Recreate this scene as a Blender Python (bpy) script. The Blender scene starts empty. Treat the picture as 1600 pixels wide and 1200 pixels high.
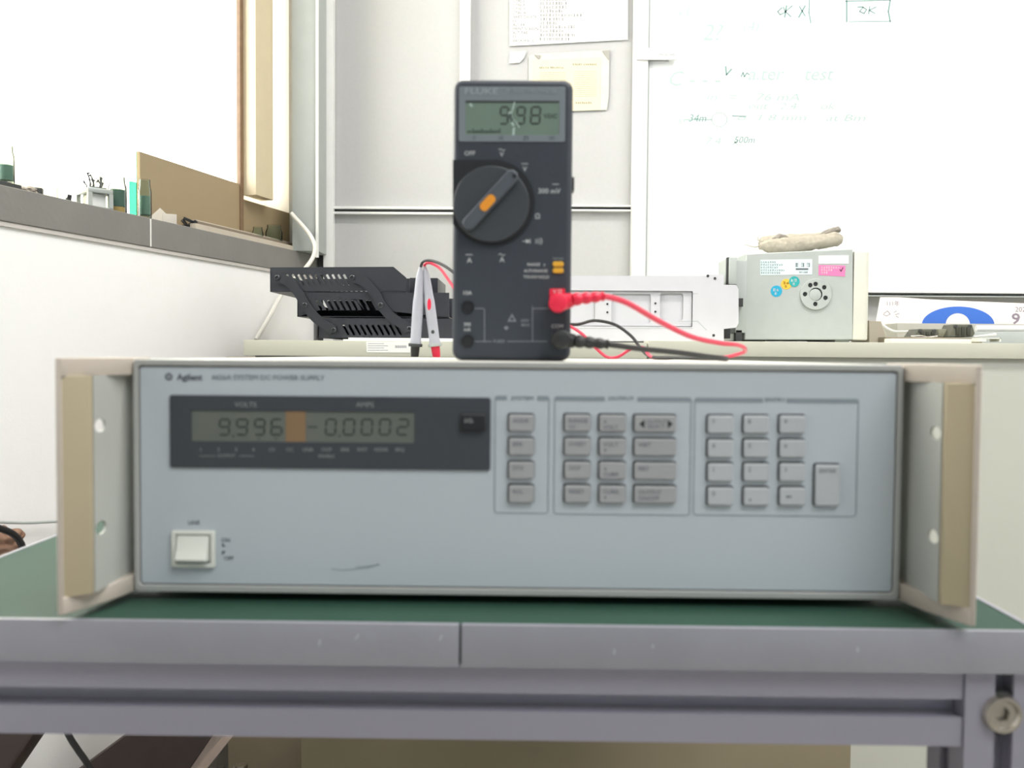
import bpy, bmesh, math, random
from mathutils import Matrix, Vector
random.seed(7)
PI = math.pi
scn = bpy.context.scene
COL = scn.collection

# ------------------------------------------------------------------ camera
F_PX = 1350.0
CAM_Z = 0.1395
PITCH, YAW, ROLL = math.radians(2.0), math.radians(0.8), math.radians(-0.45)
cam_d = bpy.data.cameras.new('camera')
cam = bpy.data.objects.new('camera', cam_d); COL.objects.link(cam)
cam_d.sensor_width = 36.0; cam_d.lens = F_PX/1600*36.0
cam_d.clip_start = 0.02; cam_d.clip_end = 60
RM = Matrix.Rotation(YAW, 3, 'Z') @ Matrix.Rotation(PI/2-PITCH, 3, 'X') @ Matrix.Rotation(-ROLL, 3, 'Z')
CP = Vector((0, 0, CAM_Z))
cam.matrix_world = Matrix.Translation(CP) @ RM.to_4x4()
cam_d.dof.use_dof = True; cam_d.dof.focus_distance = 1.5; cam_d.dof.aperture_fstop = 10.0
scn.camera = cam

# ------------------------------------------------------------------ colour management, world, lights
scn.view_settings.view_transform = 'Standard'
scn.view_settings.look = 'None'
scn.view_settings.gamma = 1.0
scn.view_settings.use_curve_mapping = False
scn.view_settings.exposure = 0.85
wd = bpy.data.worlds.new('world'); scn.world = wd; wd.use_nodes = True
bg = wd.node_tree.nodes['Background']
bg.inputs[0].default_value = (1.0, 0.97, 0.94, 1); bg.inputs[1].default_value = 4.6

def area(name, loc, target, sx, sy, power, color, portal=False):
    l = bpy.data.lights.new(name, 'AREA'); l.shape = 'RECTANGLE'; l.size = sx; l.size_y = sy
    l.energy = power; l.color = color
    if portal: l.cycles.is_portal = True
    o = bpy.data.objects.new(name, l); COL.objects.link(o); o.location = loc
    d = Vector(target)-Vector(loc)
    o.rotation_euler = d.to_track_quat('-Z', 'Y').to_euler()
    return o

WO = Vector((-0.449, 1.90, 0)); WA = math.radians(15.5)
WU = Vector((math.sin(WA), math.cos(WA), 0)); WN = Vector((math.cos(WA), -math.sin(WA), 0))
# daylight through the window (portal samples the sky), unseen fill lights added overhead, above the desk and behind the camera
pc = WO - WU*0.70 - WN*0.12 + Vector((0, 0, 1.12))
area('window_portal', pc, pc+WN, 1.4, 1.6, 1, (1, 1, 1), True)
area('fill_light_desk', (0.75, 0.60, 1.93), (0.75, 0.60, 0), 1.3, 0.25, 18, (1, 0.965, 0.94))
area('fill_light_room', (1.2, -0.8, 1.93), (1.2, -0.8, 0), 1.8, 1.0, 28, (0.94, 0.96, 1.0))

# ------------------------------------------------------------------ placing helpers
def ray(px, py):
    return RM @ Vector(((px-800)/F_PX, -(py-600)/F_PX, -1.0))
def W(px, py, Y):                        # point of the frontal plane y = Y
    d = ray(px, py); return CP + d*((Y-CP.y)/d.y)
def Wz(px, py, Z):                       # point of the horizontal plane z = Z
    d = ray(px, py); return CP + d*((Z-CP.z)/d.z)
def WLp(px, py, v):                      # point of the plane parallel to the window wall, v metres into the room
    d = ray(px, py); p0 = WO + WN*v
    return CP + d*((p0-CP).dot(WN)/d.dot(WN))
def pl(pts, Y): return [(W(x, y, Y).x, W(x, y, Y).z) for x, y in pts]
def wl(pts, v):
    r = []
    for x, y in pts:
        p = WLp(x, y, v); r.append(((p-WO).dot(WU), p.z))
    return r
def MF(Y, tilt=0): return Matrix(((1, 0, 0, 0), (0, 0, -1, Y), (0, 1, 0, 0), (0, 0, 0, 1)))   # local x,y,z -> X, Z, toward camera
def MW(v=0):
    o = WO + WN*v
    return Matrix(((WU.x, 0, WN.x, o.x), (WU.y, 0, WN.y, o.y), (0, 1, 0, 0), (0, 0, 0, 1)))
MXY = Matrix.Identity(4)

# ------------------------------------------------------------------ materials
MATS = {}
def srgb(c):
    return tuple((v/255/12.92 if v/255 <= 0.04045 else ((v/255+0.055)/1.055)**2.4) for v in c)
def mat(name, rgb, rough=0.55, metal=0.0, var=0.06, scale=30, bump=0.0, emit=None, spec=0.5, trans=0, alpha=1.0):
    if name in MATS: return MATS[name]
    m = bpy.data.materials.new(name); m.use_nodes = True; nt = m.node_tree
    b = nt.nodes['Principled BSDF']
    c = srgb(rgb)
    tc = nt.nodes.new('ShaderNodeTexCoord'); nz = nt.nodes.new('ShaderNodeTexNoise')
    nz.inputs['Scale'].default_value = scale; nz.inputs['Detail'].default_value = 5
    nt.links.new(tc.outputs['Object'], nz.inputs['Vector'])
    mx = nt.nodes.new('ShaderNodeMix'); mx.data_type = 'RGBA'
    mx.inputs[6].default_value = (*[x*(1-var) for x in c], 1); mx.inputs[7].default_value = (*[min(1, x*(1+var)) for x in c], 1)
    nt.links.new(nz.outputs['Fac'], mx.inputs[0]); nt.links.new(mx.outputs[2], b.inputs['Base Color'])
    b.inputs['Roughness'].default_value = rough; b.inputs['Metallic'].default_value = metal
    b.inputs['Specular IOR Level'].default_value = spec
    if trans: b.inputs['Transmission Weight'].default_value = trans
    b.inputs['Alpha'].default_value = alpha
    if bump:
        bp = nt.nodes.new('ShaderNodeBump'); bp.inputs['Strength'].default_value = bump; bp.inputs['Distance'].default_value = 0.002
        n2 = nt.nodes.new('ShaderNodeTexNoise'); n2.inputs['Scale'].default_value = scale*8; n2.inputs['Detail'].default_value = 4
        nt.links.new(tc.outputs['Object'], n2.inputs['Vector'])
        nt.links.new(n2.outputs['Fac'], bp.inputs['Height']); nt.links.new(bp.outputs[0], b.inputs['Normal'])
    if emit: 
        b.inputs['Emission Color'].default_value = (*srgb(rgb), 1); b.inputs['Emission Strength'].default_value = emit
    MATS[name] = m; return m
def translucent(name, rgb, f):
    m = mat(name, rgb, 0.7); nt = m.node_tree; b = nt.nodes['Principled BSDF']; o = nt.nodes['Material Output']
    t = nt.nodes.new('ShaderNodeBsdfTranslucent'); t.inputs[0].default_value = (*srgb(rgb), 1); mx = nt.nodes.new('ShaderNodeMixShader'); mx.inputs[0].default_value = f
    nt.links.new(b.outputs[0], mx.inputs[1]); nt.links.new(t.outputs[0], mx.inputs[2]); nt.links.new(mx.outputs[0], o.inputs[0]); return m
def glass(name, rgb, gloss=0.12, tint=1.0):
    if name in MATS: return MATS[name]
    m = bpy.data.materials.new(name); m.use_nodes = True; nt = m.node_tree
    for n in list(nt.nodes): nt.nodes.remove(n)
    o = nt.nodes.new('ShaderNodeOutputMaterial'); t = nt.nodes.new('ShaderNodeBsdfTransparent'); g = nt.nodes.new('ShaderNodeBsdfGlossy')
    t.inputs[0].default_value = (*srgb(rgb), 1); g.inputs['Roughness'].default_value = 0.03
    lw = nt.nodes.new('ShaderNodeLayerWeight'); lw.inputs[0].default_value = gloss
    mx = nt.nodes.new('ShaderNodeMixShader')
    nt.links.new(lw.outputs['Fresnel'], mx.inputs[0]); nt.links.new(t.outputs[0], mx.inputs[1]); nt.links.new(g.outputs[0], mx.inputs[2])
    nt.links.new(mx.outputs[0], o.inputs[0]); MATS[name] = m; return m

# ------------------------------------------------------------------ mesh helpers
class MB:
    def __init__(s): s.bm = bmesh.new()
    def mesh(s, me, M=None):
        if M: me.transform(M)
        s.bm.from_mesh(me); bpy.data.meshes.remove(me); return s
    def box(s, x0, x1, y0, y1, z0, z1, bev=0, M=None, seg=2):
        t = bmesh.new()
        vs = [t.verts.new((x, y, z)) for x in (x0, x1) for y in (y0, y1) for z in (z0, z1)]
        for f in ((0, 1, 3, 2), (4, 6, 7, 5), (0, 4, 5, 1), (2, 3, 7, 6), (0, 2, 6, 4), (1, 5, 7, 3)): t.faces.new([vs[i] for i in f])
        bmesh.ops.recalc_face_normals(t, faces=t.faces)
        if bev: bmesh.ops.bevel(t, geom=t.edges[:], offset=bev, segments=seg, affect='EDGES', profile=0.6)
        if M: t.transform(M)
        me = bpy.data.meshes.new('t'); t.to_mesh(me); t.free(); return s.mesh(me)
    def plate(s, outline, z0, z1, M=MXY, holes=(), bev=0.0, res=2):
        cu = bpy.data.curves.new('t', 'CURVE'); cu.dimensions = '2D'; cu.fill_mode = 'BOTH'
        for pts in [outline]+list(holes):
            sp = cu.splines.new('POLY'); sp.points.add(len(pts)-1)
            for i, p in enumerate(pts): sp.points[i].co = (p[0], p[1], 0, 1)
            sp.use_cyclic_u = True
        h = abs(z1-z0)/2
        if bev: cu.bevel_depth = bev; cu.bevel_resolution = res; cu.offset = -bev
        cu.extrude = max(h-bev, 1e-6)
        o = bpy.data.objects.new('t', cu); COL.objects.link(o)
        me = bpy.data.meshes.new_from_object(o)
        bpy.data.objects.remove(o); bpy.data.curves.remove(cu)
        me.transform(Matrix.Translation((0, 0, (z0+z1)/2)))
        return s.mesh(me, M)
    def text(s, txt, x, y, size, M, z=0, align='CENTER', ext=0.00008, sx=1.0, rot=0, bold=0.0, shear=0):
        cu = bpy.data.curves.new('t', 'FONT'); cu.body = txt; cu.size = size; cu.align_x = align; cu.align_y = 'CENTER'
        cu.extrude = ext; cu.resolution_u = 2; cu.offset = bold; cu.shear = shear
        o = bpy.data.objects.new('t', cu); COL.objects.link(o)
        me = bpy.data.meshes.new_from_object(o)
        bpy.data.objects.remove(o); bpy.data.curves.remove(cu)
        me.transform(M @ Matrix.Translation((x, y, z+ext)) @ Matrix.Rotation(rot, 4, 'Z') @ Matrix.Diagonal((sx, 1, 1, 1)))
        return s.mesh(me)
    def lathe(s, prof, M=MXY, n=32, cap=True):
        t = bmesh.new(); rings = []
        for r, z in prof:
            rings.append([t.verts.new((max(r, 1e-6)*math.cos(2*PI*i/n), max(r, 1e-6)*math.sin(2*PI*i/n), z)) for i in range(n)])
        for a, b in zip(rings, rings[1:]):
            for i in range(n): t.faces.new((a[i], a[(i+1) % n], b[(i+1) % n], b[i]))
        if cap:
            t.faces.new(rings[0][::-1]); t.faces.new(rings[-1])
        bmesh.ops.recalc_face_normals(t, faces=t.faces)
        t.transform(M); me = bpy.data.meshes.new('t'); t.to_mesh(me); t.free(); return s.mesh(me)
    def tube(s, pts, rad, n=12, sub=8):
        P = [Vector(p) for p in pts]
        R = rad if isinstance(rad, (list, tuple)) else [rad]*len(P)
        Q, RR = [], []
        if sub and len(P) > 2:
            E = [P[0]*2-P[1]]+P+[P[-1]*2-P[-2]]
            for i in range(1, len(E)-2):
                for k in range(sub):
                    u = k/sub; a, b, c, d = E[i-1:i+3]
                    Q.append(0.5*((2*b)+(c-a)*u+(2*a-5*b+4*c-d)*u*u+(3*b-a-3*c+d)*u**3)); RR.append(R[i-1]*(1-u)+R[i]*u)
            Q.append(P[-1]); RR.append(R[-1])
        else: Q, RR = P, list(R)
        t = bmesh.new(); rings = []; up = None
        for i, p in enumerate(Q):
            d = (Q[min(i+1, len(Q)-1)]-Q[max(i-1, 0)]).normalized()
            if up is None: up = d.orthogonal().normalized()
            up = (up-d*up.dot(d)).normalized(); sd = d.cross(up)
            rings.append([t.verts.new(p+(up*math.cos(2*PI*k/n)+sd*math.sin(2*PI*k/n))*RR[i]) for k in range(n)])
        for a, b in zip(rings, rings[1:]):
            for k in range(n): t.faces.new((a[k], a[(k+1) % n], b[(k+1) % n], b[k]))
        t.faces.new(rings[0][::-1]); t.faces.new(rings[-1])
        bmesh.ops.recalc_face_normals(t, faces=t.faces)
        me = bpy.data.meshes.new('t'); t.to_mesh(me); t.free(); return s.mesh(me)
    def blob(s, c, r, M=None, amp=0.15, seed=0, sub=3):
        t = bmesh.new(); bmesh.ops.create_icosphere(t, subdivisions=sub, radius=1)
        from mathutils import noise
        for v in t.verts:
            k = 1+amp*noise.noise(v.co*2.3+Vector((seed, seed*1.7, 0)))*2
            v.co = Vector((v.co.x*r[0]*k, v.co.y*r[1]*k, v.co.z*r[2]*k))
        if M: t.transform(M)
        t.transform(Matrix.Translation(c)); me = bpy.data.meshes.new('t'); t.to_mesh(me); t.free(); return s.mesh(me)
    def build(s, name, m, parent=None, smooth=True):
        me = bpy.data.meshes.new(name)
        o = bpy.data.objects.new(name, me); COL.objects.link(o)
        if parent is not None:
            r = parent
            while r.parent: r = r.parent
            s.bm.transform(Matrix.Translation(-r.location)); o.parent = parent
        else:
            xs = [v.co for v in s.bm.verts]
            b = Vector(((min(v.x for v in xs)+max(v.x for v in xs))/2, (min(v.y for v in xs)+max(v.y for v in xs))/2, min(v.z for v in xs)))
            s.bm.transform(Matrix.Translation(-b)); o.location = b
        s.bm.to_mesh(me); s.bm.free(); me.materials.append(m)
        if smooth and len(me.polygons):
            me.polygons.foreach_set('use_smooth', [True]*len(me.polygons))
            try: me.set_sharp_from_angle(angle=math.radians(35))
            except Exception: pass
        return o
def tag(o, label, cat, group=None):
    o['label'] = label; o['category'] = cat
    if group: o['group'] = group
    return o
def empty(name, loc, label, cat, group=None):
    o = bpy.data.objects.new(name, None); COL.objects.link(o); o.location = Vector(loc); o.empty_display_size = 0.02
    return tag(o, label, cat, group)
def struct(o): o['kind'] = 'structure'; return o
def rr(x0, y0, x1, y1, r, n=5):
    if x1 < x0: x0, x1 = x1, x0
    if y1 < y0: y0, y1 = y1, y0
    p = []
    for cx, cy, a in ((x1-r, y1-r, 0), (x0+r, y1-r, 90), (x0+r, y0+r, 180), (x1-r, y0+r, 270)):
        for i in range(n+1):
            t = math.radians(a+90*i/n); p.append((cx+r*math.cos(t), cy+r*math.sin(t)))
    return p
def circ(cx, cy, r, n=32, ry=None):
    return [(cx+r*math.cos(2*PI*i/n), cy+(ry or r)*math.sin(2*PI*i/n)) for i in range(n)]
def prr(x0, y0, x1, y1, r, Y):       # rounded rectangle given by two pixel corners on plane Y
    a, b = W(x0, y0, Y), W(x1, y1, Y); return rr(a.x, b.z, b.x, a.z, r)
def stroke(mb, pts, w, M, z=0, ext=0.0001):   # flat pen stroke as thin quads
    for (ax, ay), (bx, by) in zip(pts, pts[1:]):
        d = Vector((bx-ax, by-ay)); L = d.length
        if L < 1e-6: continue
        d /= L; n = Vector((-d.y, d.x))*w/2; e = d*w*0.3
        mb.plate([(ax-e.x+n.x, ay-e.y+n.y), (ax-e.x-n.x, ay-e.y-n.y), (bx+e.x-n.x, by+e.y-n.y), (bx+e.x+n.x, by+e.y+n.y)], z, z+ext*2, M)
SEG = {'0': 'abcdef', '1': 'bc', '2': 'abged', '3': 'abgcd', '4': 'fgbc', '5': 'afgcd', '6': 'afgedc', '7': 'abc', '8': 'abcdefg', '9': 'abcdfg', '-': 'g'}
def seg_digit(mb, ch, x0, y0, x1, y1, w, M, z, slant=0.06):
    ym = (y0+y1)/2; g = w*0.18
    L = {'a': ((x0+g, y1), (x1-g, y1)), 'd': ((x0+g, y0), (x1-g, y0)), 'g': ((x0+g, ym), (x1-g, ym)), 'f': ((x0, ym+g), (x0, y1-g)),
         'b': ((x1, ym+g), (x1, y1-g)), 'e': ((x0, y0+g), (x0, ym-g)), 'c': ((x1, y0+g), (x1, ym-g))}
    for k in SEG[ch]:
        (ax, ay), (bx, by) = L[k]; ax += (ay-y0)*slant; bx += (by-y0)*slant
        d = Vector((bx-ax, by-ay)).normalized(); n = Vector((-d.y, d.x))*w/2; h = d*w/2
        mb.plate([(ax, ay), (ax+h.x+n.x, ay+h.y+n.y), (bx-h.x+n.x, by-h.y+n.y), (bx, by), (bx-h.x-n.x, by-h.y-n.y), (ax+h.x-n.x, ay+h.y-n.y)], z, z+0.0001, M)

# ------------------------------------------------------------------ palette
m_wall = mat('wall_paint', (236, 234, 226), 0.8, bump=0.1)
m_wallL = mat('window_wall_paint', (253, 253, 252), 0.8, bump=0.1)
m_floor = mat('floor_vinyl', (150, 146, 138), 0.5, scale=6)
m_part = mat('partition_fabric', (190, 190, 190), 0.85, scale=180, bump=0.15, var=0.04)
m_alu = mat('white_aluminium', (238, 238, 236), 0.4)
m_dark = mat('dark_gap', (62, 64, 64), 0.7)
m_grey = mat('grey_jamb', (176, 182, 180), 0.6)
m_sill = mat('sill_stone', (130, 128, 124), 0.6, scale=14, var=0.14, bump=0.2)
m_cream = mat('cream_frame', (238, 232, 205), 0.5)
m_glowbar = translucent('glow_bar', (255, 252, 232), 0.75); m_glow = translucent('glow_frame', (255, 251, 240), 0.5)  # translucency put into the window frame so it glows with the daylight behind
m_brown = mat('brown_frame', (160, 142, 112), 0.5, scale=10, var=0.06)
m_board = mat('whiteboard', (240, 242, 242), 0.25)
m_panel = mat('panel_paint', (188, 196, 201), 0.45, scale=9, var=0.035, bump=0.03)
m_case = mat('case_paint', (196, 196, 186), 0.45, scale=12)
m_bezel = mat('bezel_grey', (172, 173, 169), 0.4, scale=20)
m_handle = mat('handle_cast', (186, 176, 164), 0.5, scale=25, var=0.1, bump=0.05)
m_grip = mat('grip_beige', (176, 164, 136), 0.5, scale=20, var=0.06)
m_ear = mat('ear_grey', (176, 178, 172), 0.5, scale=20)
m_win = mat('display_window', (64, 68, 73), 0.35, var=0.05)
m_lcd = mat('lcd_grey', (104, 109, 101), 0.3, var=0.12, scale=25)
m_seg = mat('lcd_segment', (58, 66, 62), 0.5)
m_amber = mat('amber_reflection', (138, 112, 82), 0.35)  # orange reflection given as a colour
m_key = mat('key_grey', (164, 165, 166), 0.5)
m_keyl = mat('key_light', (184, 188, 190), 0.5)
m_ink = mat('grey_ink', (98, 104, 110), 0.6)
m_inkl = mat('line_ink', (138, 148, 154), 0.6)
m_inkw = mat('white_ink', (190, 192, 192), 0.6)
m_inkb = mat('black_ink', (44, 44, 46), 0.6)
m_black = mat('black_plastic', (30, 31, 34), 0.45)
m_white = mat('white_plastic', (226, 228, 218), 0.35)
m_dmm = mat('meter_shell', (53, 59, 68), 0.5, scale=60, bump=0.08)
m_dmmd = mat('meter_dark', (30, 33, 36), 0.45)
m_knob = mat('knob_grey', (62, 66, 70), 0.4)
m_point = mat('pointer_grey', (78, 84, 92), 0.5)
m_bez = mat('meter_bezel', (122, 130, 136), 0.4)
m_lcdg = mat('lcd_green', (112, 132, 118), 0.3, var=0.05)
m_orange = mat('orange_plastic', (235, 152, 40), 0.5)
m_yellow = mat('yellow_button', (226, 172, 48), 0.5)
m_red = mat('red_rubber', (232, 40, 72), 0.4)
m_redc = mat('red_cable', (226, 62, 88), 0.35)
m_blackc = mat('black_rubber', (36, 37, 38), 0.45)
m_probe = mat('probe_grey', (176, 178, 188), 0.45)
m_green = mat('green_mat', (43, 73, 60), 0.6, spec=0.3, scale=12, var=0.12, bump=0.03)
m_trim = mat('brushed_trim', (160, 160, 168), 0.5, 0.35, scale=14, var=0.16, bump=0.15)
m_ext = mat('anodised_profile', (162, 160, 172), 0.42, 0.4, scale=8, var=0.05)
m_slot = mat('profile_slot', (92, 96, 106), 0.4, 0.4)
m_steel = mat('steel', (190, 184, 174), 0.25, 0.9)
m_beige = mat('beige_laminate', (198, 198, 182), 0.5, scale=10, var=0.03)
m_beige2 = mat('beige_cabinet', (196, 197, 186), 0.55, scale=5, var=0.05)
m_paper = mat('paper', (240, 240, 236), 0.7)
m_trayp = mat('tray_black', (46, 48, 54), 0.4)
m_rail = mat('white_sheet_metal', (212, 212, 216), 0.35, 0.0)
m_boxg = mat('device_grey', (182, 188, 184), 0.5, bump=0.05, scale=50)

# ------------------------------------------------------------------ room shell
ZT = 2.0; FL = -0.75
b = MB(); b.box(-2.4, 3.0, -2.6, 2.0, FL-0.05, FL); struct(b.build('floor', m_floor))
b = MB(); b.box(-2.4, 3.0, -2.6, 2.0, ZT, ZT+0.05); struct(b.build('ceiling', m_wall))
b = MB(); b.box(-0.60, 3.0, 1.90, 1.96, FL, ZT); wb = struct(b.build('wall_back', m_part))
b = MB(); b.box(2.9, 2.96, -2.6, 1.96, FL, ZT); struct(b.build('wall_right', m_wall))
m_rear = mat('rear_wall_paint', (170, 178, 186), 0.8)
b = MB(); b.box(-2.2, 3.0, -2.62, -2.55, FL, ZT); struct(b.build('wall_rear', m_rear))
SZ1 = CAM_Z+0.211; SZ0 = CAM_Z+0.165
b = MB()
b.plate([(-4.7, FL), (-0.02, FL), (-0.02, SZ0+0.002), (-4.7, SZ0+0.002)], -0.14, -0.006, MW())
b.plate([(-4.7, 1.9), (-0.02, 1.9), (-0.02, ZT), (-4.7, ZT)], -0.14, -0.006, MW())
b.plate([(-4.7, SZ0), (-1.42, SZ0), (-1.42, 1.9), (-4.7, 1.9)], -0.14, -0.006, MW())
struct(b.build('wall_left', m_wallL))
# sill
u_j = wl([(236, 360)], 0)[0][0]
b = MB()
b.plate([(-3.1, SZ0), (u_j-0.0012, SZ0), (u_j-0.0012, SZ1), (-3.1, SZ1)], -0.14, 0.0, MW(), bev=0.0015)
b.plate([(u_j+0.0012, SZ0), (0.012, SZ0), (0.012, SZ1), (u_j+0.0012, SZ1)], -0.14, 0.0, MW(), bev=0.0015)
struct(b.build('trim_sill', m_sill))
b = MB(); b.plate([(u_j-0.002, SZ0+0.001), (u_j+0.002, SZ0+0.001), (u_j+0.002, SZ1-0.001), (u_j-0.002, SZ1-0.001)], -0.01, -0.0006, MW())
struct(b.build('trim_sill_joint', m_paper))
b = MB(); b.plate([(-3.1, SZ0-0.006), (0.0, SZ0-0.006), (0.0, SZ0), (-3.1, SZ0)], -0.02, -0.002, MW())
struct(b.build('trim_sill_lip', mat('sill_lip', (205, 200, 195), 0.7)))

# window, in the plane 0.16 m behind the sill edge
VW = -0.065
def wbox(mb, x0, x1, z0, z1, v0, v1, bev=0.0008):   # pixel columns measured at plane v1
    u0 = wl([(x0, 300)], v1)[0][0]; u1 = wl([(x1, 300)], v1)[0][0]
    mb.plate([(u0, z0), (u1, z0), (u1, z1), (u0, z1)], v0, v1, MW(), bev=bev); return u0, u1
win = MB()
zt = wl([(300, 263)], VW)[0][1]
wbox(win, 219, 381, SZ1, zt, VW-0.008, VW); struct(win.build('window_1_lower_rail', m_brown))
zt2 = wl([(420, 323)], VW)[0][1]
win = MB(); u0, u1 = wbox(win, 378, 456, SZ1, zt2, VW-0.03, VW-0.001); struct(win.build('window_1_rail_end', m_brown))
win = MB(); wbox(win, 376, 381, SZ1, 1.9, VW-0.006, VW+0.003); struct(win.build('window_1_seal', mat('seal_brown', (128, 104, 80), 0.6, scale=60, var=0.3)))
win = MB(); wbox(win, 381, 414, wl([(400, 316)], VW)[0][1], 1.9, VW-0.03, VW); w1 = struct(win.build('window_1_stile', m_glow))
win = MB()
for zz in (296, 304):
    a = wl([(394, zz)], VW)[0]; win.plate(circ(a[0], a[1], 0.0045, 16), 0, 0.002, MW(VW))
win.build('screw', m_dark, w1)
win = MB(); wbox(win, 400, 427, wl([(415, 309)], VW+0.03)[0][1], 1.9, VW, VW+0.03); struct(win.build('window_1_jamb_box', mat('jamb_beige', (214, 200, 170), 0.5)))
win = MB(); wbox(win, 414, 456, zt2, 1.9, VW-0.03, VW-0.002); struct(win.build('window_1_side_frame', m_glow))
win = MB(); wbox(win, 166, 200, SZ1, 1.9, VW-0.06, VW-0.03); struct(win.build('window_1_glow_stile', m_glowbar))  # cream frame bars, made translucent to imitate the window glare
win = MB(); wbox(win, -40, 92, SZ1, 1.9, VW-0.06, VW-0.03); struct(win.build('window_1_glow_mullion', m_glowbar))
m_gl = glass('window_glass', (254, 255, 255), 0.03)
win = MB(); win.plate([(-1.42, SZ1), (wl([(376, 300)], VW)[0][0], SZ1), (wl([(376, 300)], VW)[0][0], 1.9), (-1.42, 1.9)], VW-0.022, VW-0.018, MW())
struct(win.build('window_1_pane', m_gl))
win = MB(); u0 = wl([(203, 300)], -0.03)[0][0]; u1 = wl([(215, 300)], -0.03)[0][0]
zs = wl([(209, 284)], -0.031)[0][1]
win.plate([(u0, zs), (u1, zs), (u1, 1.5), (u0, 1.5)], -0.036, -0.031, MW())
lo = MB(); lo.plate([(u0+(u1-u0)*.3, SZ1), (u1, SZ1), (u1, zs-0.0002), (u0+(u1-u0)*.3, zs-0.0002)], -0.036, -0.031, MW())
gst = win.build('glass_strip', glass('teal_glass', (214, 252, 248), 0.05)); lo.build('lower_edge', glass('teal_edge', (110, 180, 150), 0.05), gst)['label'] = 'deep teal lower edge'
tag(gst, 'tall green edged glass pane standing upright on the window sill', 'glass pane')

# grey jamb in the corner and partition posts
BY = 1.90
def bbox(mb, x0, x1, y0, y1, Y0, Y1, bev=0.0):      # pixel rectangle on plane Y0 (front), extruded back to Y1
    a = W(x0, y0, Y0); c = W(x1, y1, Y0)
    mb.box(min(a.x, c.x), max(a.x, c.x), Y0, Y1, min(a.z, c.z), max(a.z, c.z), bev); return mb
b = MB(); bbox(b, 456, 497, -260, 392, 1.80, 1.90, 0.001)
struct(b.build('trim_corner_jamb', m_grey))
b = MB(); bbox(b, 493, 497, -260, 402, 1.793, 1.80); struct(b.build('trim_corner_edge', m_alu))
b = MB(); bbox(b, 497, 505, -260, 560, 1.885, 1.899); struct(b.build('trim_corner_gap', m_dark))
for i, (x0, x1) in enumerate(((505, 520), (720, 731))):
    b = MB(); bbox(b, x0, x1, -260, 700, 1.875, 1.899, 0.0015); struct(b.build('trim_%d' % (i+1), m_alu))
b = MB()
bbox(b, 520, 720, 322, 327, 1.884, 1.899, 0.0005); bbox(b, 520, 720, 330.5, 335, 1.884, 1.899, 0.0005)
bbox(b, 731, 996, 319, 323, 1.884, 1.899, 0.0005); bbox(b, 731, 996, 326, 330, 1.884, 1.899, 0.0005)
struct(b.build('trim_3', m_alu))
b = MB(); bbox(b, 520, 720, 327, 330.5, 1.893, 1.899); bbox(b, 731, 996, 323, 326, 1.893, 1.899); struct(b.build('trim_4', m_dark))

# ------------------------------------------------------------------ whiteboard
a = W(1300, 462, 1.87)
wbd = empty('whiteboard', (a.x, 1.88, a.z), 'large white board with faint green handwriting on the back wall', 'whiteboard')
b = MB(); bbox(b, 1003, 1980, -300, 460, 1.872, 1.888); b.build('board_surface', m_board, wbd)
b = MB(); bbox(b, 996, 1008, -300, 468, 1.862, 1.895, 0.002); bbox(b, 1008, 1980, 454, 461, 1.870, 1.895, 0.001)
b.build('frame', m_alu, wbd)
b = MB(); bbox(b, 995, 1058, 75, 93, 1.857, 1.862, 0.001); br = b.build('bracket', m_alu, wbd)
b = MB(); a = W(1043, 85.5, 1.8568); b.text('MAGBOARD', a.x, a.z, 0.006, MF(1.857), 0); b.build('lettering', m_ink, br)
b = MB(); bbox(b, 1003, 1980, 460.5, 465.5, 1.868, 1.899); b.build('pen_ledge', m_grey, wbd)
b = MB(); bbox(b, 1008.3, 1010, -300, 455, 1.869, 1.873); b.build('edge_line', m_grey, wbd)
b = MB(); bbox(b, 1009, 1045, 93.3, 95, 1.868, 1.872); b.build('edge_line', m_grey, wbd)
m_pen = mat('pen_green', (122, 158, 152), 0.6); m_penl = mat('pen_pale', (178, 197, 194), 0.6)
YB = 1.8718; MBd = MF(YB)
def bs(mb, pts, w=0.0022): stroke(mb, pl(pts, YB), w, MBd, 0, 0.00005)
def btxt(mb, t, x, y, s, sx=1.0):
    a = W(x, y, YB); mb.text(t, a.x, a.z, s, MBd, 0, align='LEFT', ext=0.00004, sx=sx, shear=0.25)
class Sep:
    def __init__(s, name, m, parent): s.a = (name, m, parent)
    def _d(s, meth, *a, **k):
        b = MB(); getattr(b, meth)(*a, **k); return b.build(*s.a)
    def text(s, *a, **k): s._d('text', *a, **k)
    def plate(s, *a, **k): s._d('plate', *a, **k)
def writing(name, m, items):            # each handwritten group is a part of the board
    for it in items:
        b = MB()
        for q in it:
            if isinstance(q[0], str): btxt(b, *q)
            else: bs(b, *q)
        b.build(name, m, wbd)
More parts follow.
